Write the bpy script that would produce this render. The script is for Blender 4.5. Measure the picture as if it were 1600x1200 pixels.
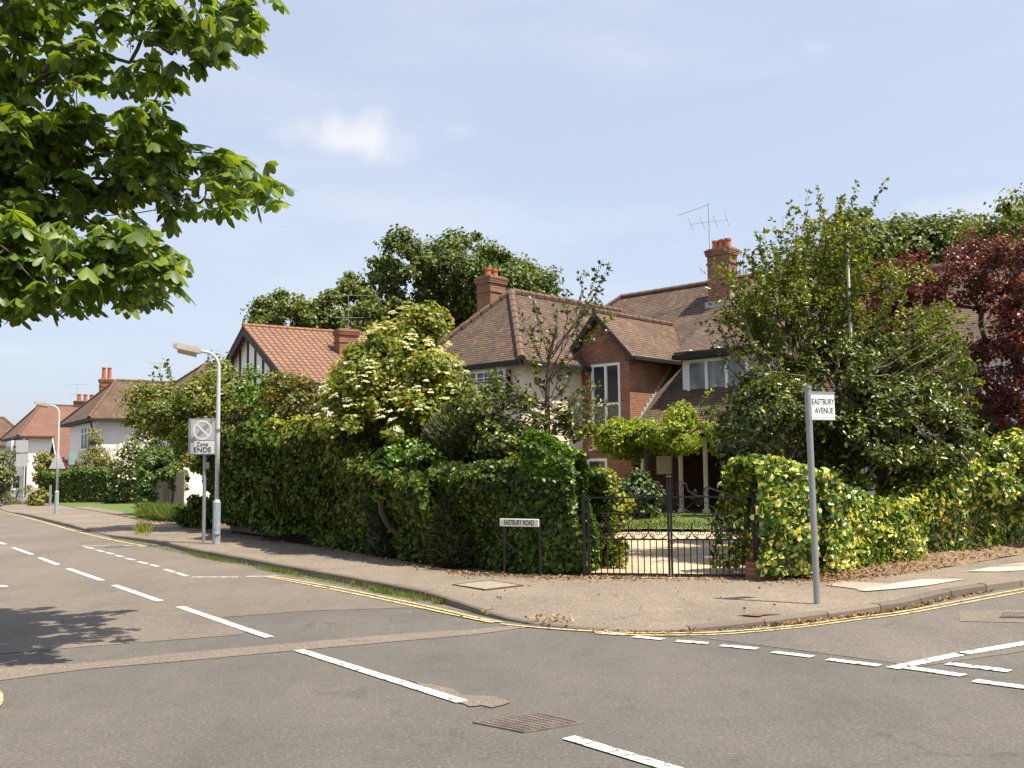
import bpy, math, random
import numpy as np
from mathutils import Vector, Matrix
from mathutils.geometry import tessellate_polygon
for _o in list(bpy.data.objects): bpy.data.objects.remove(_o, do_unlink=True)
SC = bpy.context.scene
COL = SC.collection
random.seed(7); RNG = np.random.default_rng(7)

# ------------------------------------------------ camera
F = 1556.0; CAMH = 1.65
PITCH = math.atan((739-600)/F); ROLL = 0.012
cam_d = bpy.data.cameras.new("camera"); cam = bpy.data.objects.new("camera", cam_d); COL.objects.link(cam)
cam_d.sensor_width = 36; cam_d.lens = 36*F/1600; cam_d.clip_end = 3000; cam_d.clip_start = 0.05
CM = Matrix.Translation((0,0,CAMH)) @ Matrix.Rotation(math.pi/2+PITCH,4,'X') @ Matrix.Rotation(-ROLL,4,'Z')
cam.matrix_world = CM
SC.camera = cam
def ray(px,py):
    d = CM.to_3x3() @ Vector(((px-800)/F, -(py-600)/F, -1.0)); return d
def gp(px,py,z=0.0):
    d = ray(px,py); t = (z-CAMH)/d.z; return Vector((d.x*t, d.y*t, z))
def at(px,py,Y):
    d = ray(px,py); t = Y/d.y; return Vector((d.x*t, Y, CAMH+d.z*t))

# ------------------------------------------------ light
SUN_EL = math.radians(65); sx, sy = 0.88,-0.475
n_ = math.hypot(sx,sy); SUN = Vector((sx/n_*math.cos(SUN_EL), sy/n_*math.cos(SUN_EL), math.sin(SUN_EL)))
sd = bpy.data.lights.new("sun",'SUN'); sd.energy = 5.0; sd.angle = math.radians(0.5); sd.color = (1.0,0.915,0.76)
so = bpy.data.objects.new("sun", sd); COL.objects.link(so); so.rotation_mode='QUATERNION'
so.rotation_quaternion = SUN.to_track_quat('Z','Y')
W = bpy.data.worlds.new("World"); SC.world = W; W.use_nodes = True
nt = W.node_tree; N = nt.nodes; L = nt.links
bg = N["Background"]; bg.inputs[1].default_value = 0.103
sky = N.new("ShaderNodeTexSky"); sky.sky_type='NISHITA'; sky.sun_disc=False
sky.sun_elevation = SUN_EL; sky.sun_rotation = math.atan2(sx,sy); sky.air_density=1.0; sky.dust_density=2.5; sky.ozone_density=1.5
def wn(t,**k):
    n = N.new(t)
    for a,b in k.items(): setattr(n,a,b)
    return n
tc = wn("ShaderNodeTexCoord"); 
def cloudmask(scale, zs, lo, hi, detail=6, rough=.55, off=(0,0,0)):
    mp = wn("ShaderNodeMapping"); mp.inputs['Scale'].default_value=(1,1,zs); mp.inputs['Location'].default_value=off
    nz_ = wn("ShaderNodeTexNoise"); nz_.inputs['Scale'].default_value=scale; nz_.inputs['Detail'].default_value=detail; nz_.inputs['Roughness'].default_value=rough
    cr = wn("ShaderNodeMapRange"); cr.inputs[1].default_value=lo; cr.inputs[2].default_value=hi; cr.clamp=True; cr.interpolation_type='SMOOTHSTEP'
    L.new(tc.outputs['Generated'],mp.inputs['Vector']); L.new(mp.outputs[0],nz_.inputs['Vector']); L.new(nz_.outputs[0],cr.inputs[0]); return cr.outputs[0]
def math_(op,a,b):
    m = wn("ShaderNodeMath",operation=op)
    for i,v in enumerate((a,b)):
        if isinstance(v,(int,float)): m.inputs[i].default_value=v
        else: L.new(v,m.inputs[i])
    m.use_clamp = False; return m.outputs[0]
def blob(px,py,rx,ry,soft,amp):      # one small cumulus: a direction in the sky with a noisy outline
    d = ray(px,py).normalized()
    sub = wn("ShaderNodeVectorMath",operation='SUBTRACT'); L.new(tc.outputs['Generated'],sub.inputs[0]); sub.inputs[1].default_value=d
    sc_ = wn("ShaderNodeVectorMath",operation='MULTIPLY'); L.new(sub.outputs[0],sc_.inputs[0]); sc_.inputs[1].default_value=(F/rx,F/rx,F/ry)
    ln = wn("ShaderNodeVectorMath",operation='LENGTH'); L.new(sc_.outputs[0],ln.inputs[0])
    nz_ = wn("ShaderNodeTexNoise"); nz_.inputs['Scale'].default_value=28; nz_.inputs['Detail'].default_value=5; L.new(tc.outputs['Generated'],nz_.inputs['Vector'])
    a = math_('ADD', ln.outputs['Value'], math_('MULTIPLY', math_('SUBTRACT',nz_.outputs[0],0.5), 1.3))
    mr = wn("ShaderNodeMapRange"); mr.interpolation_type='SMOOTHSTEP'; L.new(a,mr.inputs[0]); mr.inputs[1].default_value=1.0; mr.inputs[2].default_value=1.0-soft; mr.inputs[3].default_value=0; mr.inputs[4].default_value=amp
    return mr.outputs[0]
wisps = math_('MULTIPLY', cloudmask(2.2,5,.42,.85,off=(3,1,0)), .35)
m = wisps
for b in ((548,220,150,62,1.6,.95),(715,203,50,20,1.8,.22),(1275,76,46,26,1.8,.22),(10,548,70,20,1.6,.3),(1560,330,150,40,.9,.3)):
    m = math_('MAXIMUM', m, blob(*b))
mix = wn("ShaderNodeMixRGB"); L.new(m,mix.inputs[0]); L.new(sky.outputs[0],mix.inputs[1]); mix.inputs[2].default_value=(6.1,5.95,5.75,1)
# thin high haze whitening the whole sky
mix0 = wn("ShaderNodeMixRGB"); mix0.inputs[0].default_value=.55; mix0.inputs[2].default_value=(4.5,4.85,5.8,1)
L.new(sky.outputs[0],mix0.inputs[1]); L.new(mix0.outputs[0],mix.inputs[1]); L.new(mix.outputs[0],bg.inputs[0])
SC.view_settings.view_transform='Standard'; SC.view_settings.look='None'; SC.view_settings.exposure=0.82; SC.view_settings.gamma=1
SC.render.engine='CYCLES'
SC.cycles.max_bounces=6; SC.cycles.diffuse_bounces=3; SC.cycles.transmission_bounces=4; SC.cycles.glossy_bounces=2; SC.cycles.transparent_max_bounces=4

# ------------------------------------------------ helpers
def tag(o,label=None,cat=None,group=None,kind=None):
    if label: o['label']=label
    if cat: o['category']=cat
    if group: o['group']=group
    if kind: o['kind']=kind
    return o
def thing(name,label,cat,loc=(0,0,0),rz=0,group=None):
    o = bpy.data.objects.new(name,None); COL.objects.link(o); o.location=loc; o.rotation_euler=(0,0,rz)
    o.empty_display_size=.2
    return tag(o,label,cat,group)
def auto_uv(me):
    uv = me.uv_layers.new(name="UVMap"); nl=len(me.loops); co=np.empty(len(me.vertices)*3,'f'); me.vertices.foreach_get('co',co); co=co.reshape(-1,3)
    vi=np.empty(nl,'i'); me.loops.foreach_get('vertex_index',vi); lt=np.empty(len(me.polygons),'i'); me.polygons.foreach_get('loop_total',lt)
    nn=np.empty(len(me.polygons)*3,'f'); me.polygons.foreach_get('normal',nn); nn=np.repeat(nn.reshape(-1,3),lt,axis=0)
    t=np.stack([-nn[:,1],nn[:,0],np.zeros(nl)],1); ln=np.linalg.norm(t,axis=1); flat=ln<.05; t[flat]=(1,0,0); ln[flat]=1; t/=ln[:,None]
    b=np.cross(nn,t); p=co[vi]; a=np.stack([(p*t).sum(1),(p*b).sum(1)],1).astype('f'); uv.data.foreach_set('uv',a.ravel())
def mkmesh(name,V,Fc,mat,parent=None,smooth=False,uv=True):
    me = bpy.data.meshes.new(name); me.from_pydata([tuple(v) for v in V],[],Fc); me.update()
    if uv: auto_uv(me)
    if smooth: me.polygons.foreach_set('use_smooth',[True]*len(me.polygons))
    o = bpy.data.objects.new(name,me); COL.objects.link(o); me.materials.append(mat)
    if parent is not None: o.parent=parent
    return o
def fastmesh(name,V,quads,mat,parent=None,smooth=False):
    V=np.asarray(V,'f').reshape(-1,3); quads=np.asarray(quads,'i'); k=quads.shape[1]
    me=bpy.data.meshes.new(name); me.vertices.add(len(V)); me.vertices.foreach_set('co',V.ravel())
    me.loops.add(quads.size); me.loops.foreach_set('vertex_index',quads.ravel())
    me.polygons.add(len(quads)); me.polygons.foreach_set('loop_start',np.arange(0,quads.size,k,dtype='i')); me.polygons.foreach_set('loop_total',np.full(len(quads),k,'i'))
    if smooth: me.polygons.foreach_set('use_smooth',np.ones(len(quads),bool))
    me.update(calc_edges=True); me.materials.append(mat)
    o=bpy.data.objects.new(name,me); COL.objects.link(o)
    if parent is not None: o.parent=parent
    return o
class MB:
    def __init__(s): s.v=[]; s.f=[]
    def add(s,V,Fc):
        n=len(s.v); s.v+= [tuple(v) for v in V]; s.f+=[tuple(i+n for i in f) for f in Fc]; return s
    def box(s,c,d,M=None):     # centre, full sizes
        x,y,z=[k/2 for k in d]; V=[Vector((i*x,j*y,k*z)) for i in(-1,1) for j in(-1,1) for k in(-1,1)]
        c=Vector(c); V=[(M@v if M else v)+c for v in V]
        return s.add(V,[(0,1,3,2),(4,6,7,5),(0,4,5,1),(2,3,7,6),(0,2,6,4),(1,5,7,3)])
    def bb(s,p0,p1): # two corners
        p0=Vector(p0);p1=Vector(p1); return s.box((p0+p1)/2,[abs(a) for a in (p1-p0)])
    def tube(s,pts,r,n=6,cap=True):
        pts=[Vector(p) for p in pts]; R=r if isinstance(r,(list,tuple)) else [r]*len(pts); V=[];Fc=[]
        up=Vector((0.13,0.21,1)); 
        for i,p in enumerate(pts):
            d=(pts[min(i+1,len(pts)-1)]-pts[max(i-1,0)]).normalized()
            a=d.cross(up); 
            if a.length<.15: a=d.cross(Vector((1,0.1,0)))
            a.normalize(); b=d.cross(a)
            if i>0 and a.dot(pa)<0 and abs(a.dot(pa))>abs(a.dot(pb)): a=-a;b=-b
            pa,pb=a,b
            for k in range(n):
                t=2*math.pi*k/n; V.append(p+(a*math.cos(t)+b*math.sin(t))*R[i])
        for i in range(len(pts)-1):
            for k in range(n):
                k2=(k+1)%n; Fc.append((i*n+k,i*n+k2,(i+1)*n+k2,(i+1)*n+k))
        if cap: Fc.append(tuple(range(n-1,-1,-1))); Fc.append(tuple((len(pts)-1)*n+k for k in range(n)))
        return s.add(V,Fc)
    def prism(s,poly,off):    # planar polygon (3d) extruded by vector
        off=Vector(off); n=len(poly); V=[Vector(p) for p in poly]; V+= [v+off for v in V]
        return s.add(V,[tuple(range(n)),tuple(range(2*n-1,n-1,-1))]+[(i,i+n,(i+1)%n+n,(i+1)%n) for i in range(n)])
    def sphere(s,c,r,n=8,m=6,sz=1):
        c=Vector(c);V=[];Fc=[]
        for i in range(m+1):
            for k in range(n):
                th=math.pi*i/m; ph=2*math.pi*k/n; V.append(c+Vector((math.sin(th)*math.cos(ph)*r,math.sin(th)*math.sin(ph)*r,math.cos(th)*r*sz)))
        for i in range(m):
            for k in range(n): Fc.append((i*n+k,(i+1)*n+k,(i+1)*n+(k+1)%n,i*n+(k+1)%n))
        return s.add(V,Fc)
    def build(s,name,mat,parent=None,smooth=False,M=None):
        V=[M@Vector(v) for v in s.v] if M else s.v
        o=mkmesh(name,V,s.f,mat,parent,smooth)
        return o
def bevel(o,w=.006,seg=2):
    m=o.modifiers.new('bevel','BEVEL'); m.width=w; m.segments=seg; m.limit_method='ANGLE'; return o
def text(name,body,size,mat,parent,loc,rot,offset=0.0,sxs=1.0,extrude=.001):
    cu=bpy.data.curves.new(name,'FONT'); cu.body=body; cu.size=size; cu.align_x='CENTER'; cu.align_y='CENTER'; cu.offset=offset; cu.extrude=extrude
    ob=bpy.data.objects.new('tmp_text',cu); COL.objects.link(ob); bpy.context.view_layer.update()
    me=bpy.data.meshes.new_from_object(ob.evaluated_get(bpy.context.evaluated_depsgraph_get())); bpy.data.objects.remove(ob,do_unlink=True)
    o=bpy.data.objects.new(name,me); COL.objects.link(o); me.materials.clear(); me.materials.append(mat); o.parent=parent; o.location=loc; o.rotation_euler=rot; o.scale=(sxs,1,1)
    return o

# ------------------------------------------------ materials
def new_mat(name):
    m=bpy.data.materials.new(name); m.use_nodes=True; return m,m.node_tree.nodes,m.node_tree.links,m.node_tree.nodes['Principled BSDF']
def ramp(N,stops,interp='LINEAR'):
    r=N.new('ShaderNodeValToRGB'); cr=r.color_ramp; cr.interpolation=interp
    while len(cr.elements)<len(stops): cr.elements.new(.5)
    for e,(p,c) in zip(cr.elements,stops): e.position=p; e.color=(*c,1)
    return r
def noise(N,L,scale,detail=4,rough=.55,coord='Object',vec=None,sc=None):
    t=N.new('ShaderNodeTexCoord'); n=N.new('ShaderNodeTexNoise'); n.inputs['Scale'].default_value=scale; n.inputs['Detail'].default_value=detail; n.inputs['Roughness'].default_value=rough
    v=vec or t.outputs[coord]
    if sc:
        mp=N.new('ShaderNodeMapping'); mp.inputs['Scale'].default_value=sc; L.new(v,mp.inputs[0]); v=mp.outputs[0]
    L.new(v,n.inputs['Vector']); return n
def mixc(N,L,fac,a,b,mode='MIX'):
    m=N.new('ShaderNodeMixRGB'); m.blend_type=mode
    for i,v in ((0,fac),(1,a),(2,b)):
        if isinstance(v,(int,float)): m.inputs[i].default_value=v
        elif isinstance(v,tuple): m.inputs[i].default_value=(*v,1)
        else: L.new(v,m.inputs[i])
    return m.outputs[0]
def bump(N,L,bs,h,strength=.3,dist=.01):
    b=N.new('ShaderNodeBump'); b.inputs['Strength'].default_value=strength; b.inputs['Distance'].default_value=dist; L.new(h,b.inputs['Height']); L.new(b.outputs[0],bs.inputs['Normal'])
def plain(name,col,rough=.6,metal=0,var=.12,scale=6,bmp=0):
    m,N,L,b=new_mat(name); n=noise(N,L,scale); r=ramp(N,[(.3,tuple(c*(1-var) for c in col)),(.7,tuple(min(1,c*(1+var)) for c in col))])
    L.new(n.outputs[0],r.inputs[0]); L.new(r.outputs[0],b.inputs['Base Color']); b.inputs['Roughness'].default_value=rough; b.inputs['Metallic'].default_value=metal
    if bmp: n2=noise(N,L,scale*8); bump(N,L,b,n2.outputs[0],bmp)
    return m
def asphalt(name,c1,c2,speck=.5,fine=120):
    m,N,L,b=new_mat(name)
    big=noise(N,L,.35,5,.6); r=ramp(N,[(.3,c1),(.7,c2)]); L.new(big.outputs[0],r.inputs[0])
    f=noise(N,L,fine,3,.7); fr=ramp(N,[(.36,(.60,.60,.60)),(.5,(1,1,1)),(.58,(1.15,1.13,1.1)),(.66,(2.2,2.1,1.9))]); L.new(f.outputs[0],fr.inputs[0])
    c=mixc(N,L,speck,r.outputs[0],fr.outputs[0],'MULTIPLY')
    f2=noise(N,L,fine*.33,2,.6); fr2=ramp(N,[(.36,(.78,.78,.78)),(.5,(1,1,1)),(.60,(1.12,1.11,1.1)),(.67,(2.0,1.9,1.7))]); L.new(f2.outputs[0],fr2.inputs[0]); c=mixc(N,L,speck+.2,c,fr2.outputs[0],'MULTIPLY')
    st=noise(N,L,1.0,6,.65,sc=(1,.35,1)); sr=ramp(N,[(.38,(.84,.84,.85)),(.6,(1.06,1.05,1.04))]); L.new(st.outputs[0],sr.inputs[0])
    c=mixc(N,L,.8,c,sr.outputs[0],'MULTIPLY')
    sn=noise(N,L,4.5,5,.8); sr2=ramp(N,[(.36,(.78,.78,.80)),(.45,(1,1,1)),(.56,(1,1,1)),(.64,(1.12,1.10,1.07))]); L.new(sn.outputs[0],sr2.inputs[0]); c=mixc(N,L,.8,c,sr2.outputs[0],'MULTIPLY')
    # hairline cracks
    v=N.new('ShaderNodeTexVoronoi'); v.feature='DISTANCE_TO_EDGE'; v.inputs['Scale'].default_value=.45
    t=N.new('ShaderNodeTexCoord'); wob=noise(N,L,2.2,5,.7); ad=N.new('ShaderNodeMixRGB'); ad.blend_type='ADD'; ad.inputs[0].default_value=.55; L.new(t.outputs['Object'],ad.inputs[1]); L.new(wob.outputs[1],ad.inputs[2]); L.new(ad.outputs[0],v.inputs['Vector'])
    cr=ramp(N,[(0,(1,1,1)),(.012,(0,0,0))]); L.new(v.outputs[0],cr.inputs[0]); gate=noise(N,L,.5,3); gr=ramp(N,[(.52,(0,0,0)),(.6,(.6,.6,.6))]); L.new(gate.outputs[0],gr.inputs[0])
    cf=mixc(N,L,1.0,cr.outputs[0],gr.outputs[0],'MULTIPLY')
    c=mixc(N,L,cf,c,tuple(x*.45 for x in c1))
    L.new(c,b.inputs['Base Color']); b.inputs['Roughness'].default_value=.88; bump(N,L,b,f.outputs[0],.45,.006); return m
def brickmat(name,c1,c2,mortar,bw=.225,bh=.075,mw=.012,var=(.7,1.25),noisecol=None,rough=.85,off=.5,bmp=.5):
    m,N,L,b=new_mat(name); t=N.new('ShaderNodeTexCoord'); br=N.new('ShaderNodeTexBrick'); L.new(t.outputs['UV'],br.inputs['Vector'])
    br.inputs['Scale'].default_value=1; br.inputs['Brick Width'].default_value=bw; br.inputs['Row Height'].default_value=bh; br.inputs['Mortar Size'].default_value=mw; br.inputs['Mortar Smooth'].default_value=.2
    br.offset=off; br.inputs['Color1'].default_value=(*c1,1); br.inputs['Color2'].default_value=(*c2,1); br.inputs['Mortar'].default_value=(*mortar,1); br.inputs['Bias'].default_value=0
    n=noise(N,L,1.1,6,.65,coord='Object'); r=ramp(N,[(.3,(var[0],)*3),(.7,(var[1],)*3)]); L.new(n.outputs[0],r.inputs[0])
    c=mixc(N,L,1.0,br.outputs[0],r.outputs[0],'MULTIPLY')
    if noisecol:
        n2=noise(N,L,noisecol[1],5,.7,coord='Object'); r2=ramp(N,[(noisecol[2],(0,0,0)),(noisecol[2]+.06,(1,1,1))]); L.new(n2.outputs[0],r2.inputs[0]); c=mixc(N,L,r2.outputs[0],c,noisecol[0])
    L.new(c,b.inputs['Base Color']); b.inputs['Roughness'].default_value=rough
    inv=N.new('ShaderNodeMath'); inv.operation='SUBTRACT'; inv.inputs[0].default_value=1; L.new(br.outputs[1],inv.inputs[1]); bump(N,L,b,inv.outputs[0],bmp,.012); return m
def tilemat(name,c1,c2,c3,bw=.17,bh=.115,var=(.6,1.3),lich=None,thr=.57,nsc=1.1):
    m,N,L,b=new_mat(name); t=N.new('ShaderNodeTexCoord'); br=N.new('ShaderNodeTexBrick'); L.new(t.outputs['UV'],br.inputs['Vector'])
    for k,v in (('Scale',1),('Brick Width',bw),('Row Height',bh),('Mortar Size',.003),('Bias',0)): br.inputs[k].default_value=v
    br.inputs['Color1'].default_value=(*c1,1); br.inputs['Color2'].default_value=(*c2,1); br.inputs['Mortar'].default_value=(*[x*.4 for x in c2],1)
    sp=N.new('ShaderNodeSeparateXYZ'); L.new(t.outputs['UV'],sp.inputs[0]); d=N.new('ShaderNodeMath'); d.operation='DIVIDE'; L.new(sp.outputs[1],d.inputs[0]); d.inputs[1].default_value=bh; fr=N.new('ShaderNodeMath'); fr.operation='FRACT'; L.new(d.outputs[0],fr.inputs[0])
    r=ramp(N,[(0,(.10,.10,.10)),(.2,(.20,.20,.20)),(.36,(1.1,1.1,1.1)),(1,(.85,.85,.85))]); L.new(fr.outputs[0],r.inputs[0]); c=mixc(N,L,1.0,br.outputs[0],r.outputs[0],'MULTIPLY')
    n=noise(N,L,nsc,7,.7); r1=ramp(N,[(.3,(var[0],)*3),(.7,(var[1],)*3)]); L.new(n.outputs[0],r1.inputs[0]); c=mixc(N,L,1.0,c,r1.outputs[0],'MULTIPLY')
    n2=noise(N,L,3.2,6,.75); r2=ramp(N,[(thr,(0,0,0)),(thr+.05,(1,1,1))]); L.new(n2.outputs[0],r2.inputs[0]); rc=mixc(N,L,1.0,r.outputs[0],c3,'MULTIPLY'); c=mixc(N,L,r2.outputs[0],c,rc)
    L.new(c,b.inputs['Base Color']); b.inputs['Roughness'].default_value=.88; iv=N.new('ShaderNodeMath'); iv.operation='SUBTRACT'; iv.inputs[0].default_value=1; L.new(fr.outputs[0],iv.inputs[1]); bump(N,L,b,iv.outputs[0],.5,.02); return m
def leafmat(name,stops,rough=.38,trans=.3,var=.3,vs=1.3,spec=.5,interp='LINEAR',tint=(1.28,1.04,.62)):
    stops=[(p,tuple(a*t for a,t in zip(c,tint))) for p,c in stops]
    m,N,L,b=new_mat(name); g=N.new('ShaderNodeNewGeometry'); r=ramp(N,stops,interp); 
    n=noise(N,L,vs,3,.5); ad=N.new('ShaderNodeMath'); ad.operation='MULTIPLY_ADD'; L.new(n.outputs[0],ad.inputs[0]); ad.inputs[1].default_value=var*2; 
    s=N.new('ShaderNodeMath'); s.operation='SUBTRACT'; L.new(g.outputs['Random Per Island'],s.inputs[0]); s.inputs[1].default_value=var; L.new(s.outputs[0],ad.inputs[2])
    L.new(ad.outputs[0],r.inputs[0]); L.new(r.outputs[0],b.inputs['Base Color']); b.inputs['Roughness'].default_value=rough; b.inputs['Specular IOR Level'].default_value=spec
    tr=N.new('ShaderNodeBsdfTranslucent'); tcol=mixc(N,L,1.0,r.outputs[0],(1.9,1.8,.5),'MULTIPLY'); L.new(tcol,tr.inputs[0])
    mx=N.new('ShaderNodeMixShader'); mx.inputs[0].default_value=trans; L.new(b.outputs[0],mx.inputs[1]); L.new(tr.outputs[0],mx.inputs[2]); L.new(mx.outputs[0],N['Material Output'].inputs[0])
    return m
def worn(name,col,under,thr=.42,scale=9):
    m,N,L,b=new_mat(name); n=noise(N,L,scale,6,.75); r=ramp(N,[(thr-.035,(0,0,0)),(thr,(1,1,1))]); L.new(n.outputs[0],r.inputs[0])
    n2=noise(N,L,2.5,4); r2=ramp(N,[(.3,tuple(c*.8 for c in col)),(.65,col)]); L.new(n2.outputs[0],r2.inputs[0])
    L.new(mixc(N,L,r.outputs[0],under,r2.outputs[0]),b.inputs['Base Color']); b.inputs['Roughness'].default_value=.75; return m

M={}
M['road']=asphalt('dark_asphalt',(.083,.076,.069),(.108,.098,.088))
M['road_pink']=asphalt('worn_pink_asphalt',(.125,.106,.089),(.150,.126,.105),.6)
M['road_grey']=asphalt('pale_avenue_asphalt',(.104,.092,.083),(.128,.112,.100),.6)
M['road_patch']=asphalt('patched_asphalt',(.140,.116,.096),(.165,.135,.110),.6)
M['pave']=asphalt('pavement_asphalt',(.148,.121,.096),(.205,.168,.132),.8,120)
M['white_paint']=worn('worn_white_paint',(.74,.72,.67),(.16,.145,.13),.48,16)
M['yellow_paint']=worn('worn_yellow_paint',(.60,.47,.19),(.16,.14,.11),.485,16)
M['concrete']=plain('pale_concrete',(.40,.365,.30),.9,0,.15,3,.3)
M['pinkslab']=plain('pink_paving',(.42,.25,.20),.9,0,.12,4,.3)
M['soil']=plain('soil',(.10,.075,.05),.95,0,.35,3,.6)
M['iron']=plain('black_iron',(.012,.010,.010),.5,.2,.3,30)
M['bark']=plain('bark',(.085,.065,.048),.9,0,.35,7,.6)
M['paletwig']=plain('pale_twig',(.24,.19,.13),.85,0,.3,7,.4)
M['galv']=plain('galvanised_grey',(.30,.31,.31),.45,.35,.08,8)
M['lampgrey']=plain('lamp_grey_paint',(.58,.58,.60),.45,.1,.05,8)
M['lampbase']=plain('lamp_base_paint',(.33,.38,.42),.6,.1,.22,12)
M['white']=plain('white_gloss',(.80,.80,.78),.4,0,.04,3)
M['render_white']=plain('white_render',(.84,.82,.78),.85,0,.05,1.2,.1)
M['render_cream']=plain('cream_render',(.72,.64,.49),.85,0,.09,1.0,.1)
M['black']=plain('black_paint',(.008,.007,.007),.7,0,.2,5)
M['timber']=plain('dark_timber',(.045,.033,.026),.7,0,.3,9)
M['fencewood']=plain('weathered_boards',(.30,.235,.16),.85,0,.3,14,.3)
M['darkfence']=plain('dark_boards',(.085,.065,.045),.85,0,.35,14,.3)
M['brick']=brickmat('red_brick',(.35,.118,.050),(.20,.070,.034),(.27,.20,.14),var=(.7,1.2))
M['brick_dark_and_shade']=brickmat('dark_and_shade_brick',(.13,.05,.03),(.09,.035,.022),(.12,.09,.07))  # real dark brick on a chimney; painted shade on the porch wall
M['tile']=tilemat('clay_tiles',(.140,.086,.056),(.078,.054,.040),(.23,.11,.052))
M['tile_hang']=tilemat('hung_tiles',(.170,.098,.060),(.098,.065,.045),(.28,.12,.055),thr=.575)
M['tile_red']=brickmat('red_pantiles',(.25,.125,.068),(.21,.105,.058),(.07,.032,.022),.3,.34,.045,(.85,1.12),None,.8,0,1.0)
M['tile_brown']=brickmat('brown_tiles',(.155,.088,.055),(.11,.064,.042),(.05,.03,.02),.2,.14,.02,(.6,1.35),((.22,.14,.06),2.5,.62))
M['tile_rust']=brickmat('rust_tiles',(.21,.10,.068),(.18,.085,.058),(.09,.045,.03),.2,.14,.02,(.85,1.15))
M['ridge']=plain('ridge_tile',(.125,.075,.050),.85,0,.25,4,.4)
M['ridge_grey']=plain('ridge_grey',(.24,.20,.15),.85,0,.2,4,.4)
M['lead']=plain('lead_flashing',(.42,.41,.40),.6,.2,.15,4)
M['terracotta']=plain('terracotta_pot',(.42,.12,.05),.8,0,.15,9)
def glass():
    m,N,L,b=new_mat('window_glass'); b.inputs['Base Color'].default_value=(.035,.04,.045,1); b.inputs['Roughness'].default_value=.06; b.inputs['Specular IOR Level'].default_value=.7; return m
M['glass']=glass()
M['curtain']=plain('net_curtain',(.35,.35,.36),.9,0,.15,2)
def gravelmat():
    m,N,L,b=new_mat('gravel'); v=N.new('ShaderNodeTexVoronoi'); v.inputs['Scale'].default_value=42; t=N.new('ShaderNodeTexCoord'); L.new(t.outputs['Object'],v.inputs['Vector'])
    r=ramp(N,[(0,(.34,.25,.155)),(.5,(.48,.37,.245)),(1,(.68,.57,.42))]); s=N.new('ShaderNodeSeparateColor'); L.new(v.outputs['Color'],s.inputs[0]); L.new(s.outputs[0],r.inputs[0])
    n=noise(N,L,.9,5,.6); r2=ramp(N,[(.35,(.75,.72,.68)),(.65,(1.1,1.1,1.1))]); L.new(n.outputs[0],r2.inputs[0]); L.new(mixc(N,L,1.0,r.outputs[0],r2.outputs[0],'MULTIPLY'),b.inputs['Base Color'])
    b.inputs['Roughness'].default_value=.95; bump(N,L,b,v.outputs['Distance'],.8,.02); return m
M['gravel']=gravelmat()
def grassmat(name,c1,c2):
    m,N,L,b=new_mat(name); n=noise(N,L,60,3,.7); n0=noise(N,L,.7,5,.6); mm=mixc(N,L,.5,n.outputs[0],n0.outputs[0]); r=ramp(N,[(.38,c1),(.62,c2)]); L.new(mm,r.inputs[0]); L.new(r.outputs[0],b.inputs['Base Color']); b.inputs['Roughness'].default_value=.9; bump(N,L,b,n.outputs[0],.6,.03); return m
M['lawn']=grassmat('lawn',(.06,.105,.016),(.105,.165,.03))
M['ground']=grassmat('rough_grass',(.07,.085,.03),(.12,.14,.05))
# leaves: dark .. light, per leaf
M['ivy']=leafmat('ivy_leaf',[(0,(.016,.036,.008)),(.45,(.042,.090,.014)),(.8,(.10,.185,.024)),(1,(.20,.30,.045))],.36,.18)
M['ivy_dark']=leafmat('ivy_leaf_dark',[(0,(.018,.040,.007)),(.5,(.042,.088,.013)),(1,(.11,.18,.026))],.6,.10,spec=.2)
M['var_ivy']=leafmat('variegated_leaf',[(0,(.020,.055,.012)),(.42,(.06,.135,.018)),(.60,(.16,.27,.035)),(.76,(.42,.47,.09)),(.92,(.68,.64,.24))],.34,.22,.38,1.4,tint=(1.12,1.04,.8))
M['ivy_sunlit']=leafmat('ivy_leaf_sunlit',[(0,(.020,.050,.010)),(.4,(.055,.125,.016)),(.8,(.13,.25,.030)),(1,(.24,.38,.06))],.33,.25,.3,1.3,tint=(1.15,1.04,.7))  # lighter ivy copy: sunlight on pier and mounds put into leaf colour
M['chestnut']=leafmat('chestnut_leaf',[(0,(.034,.075,.014)),(.5,(.080,.150,.026)),(1,(.18,.265,.045))],.45,.42,.2,tint=(1.12,1.02,.75))
M['oak']=leafmat('oak_leaf',[(0,(.026,.054,.012)),(.5,(.056,.104,.020)),(1,(.12,.185,.034))],.5,.25,.3,.25)
M['oak2']=leafmat('pale_tree_leaf',[(0,(.05,.085,.025)),(.5,(.09,.14,.04)),(1,(.15,.21,.07))],.5,.3,.3,.25)
M['elder']=leafmat('elder_leaf',[(0,(.045,.085,.014)),(.45,(.115,.18,.024)),(.82,(.185,.26,.038)),(.95,(.22,.24,.05)),(1,(.27,.16,.06))],.45,.35,.3,1.0)
M['cream']=leafmat('cream_blossom',[(0,(.62,.58,.36)),(1,(.82,.80,.60))],.7,.15,.1,tint=(1,1,1))
M['cherry']=leafmat('cherry_leaf',[(0,(.035,.07,.014)),(.5,(.09,.15,.022)),(.9,(.17,.24,.04)),(.97,(.22,.14,.05)),(1,(.24,.11,.045))],.4,.3,.15,1.0)
M['rusty']=leafmat('rust_tipped_leaf',[(0,(.022,.045,.010)),(.4,(.06,.10,.018)),(.75,(.12,.15,.03)),(.9,(.17,.12,.04)),(1,(.20,.09,.04))],.4,.25,.3,1.3)
M['olive']=leafmat('olive_hedge_leaf',[(0,(.018,.040,.007)),(.5,(.052,.095,.016)),(.85,(.12,.165,.030)),(1,(.21,.20,.05))],.65,.15,.42,.8,.2,tint=(1.15,1.04,.7))
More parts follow.
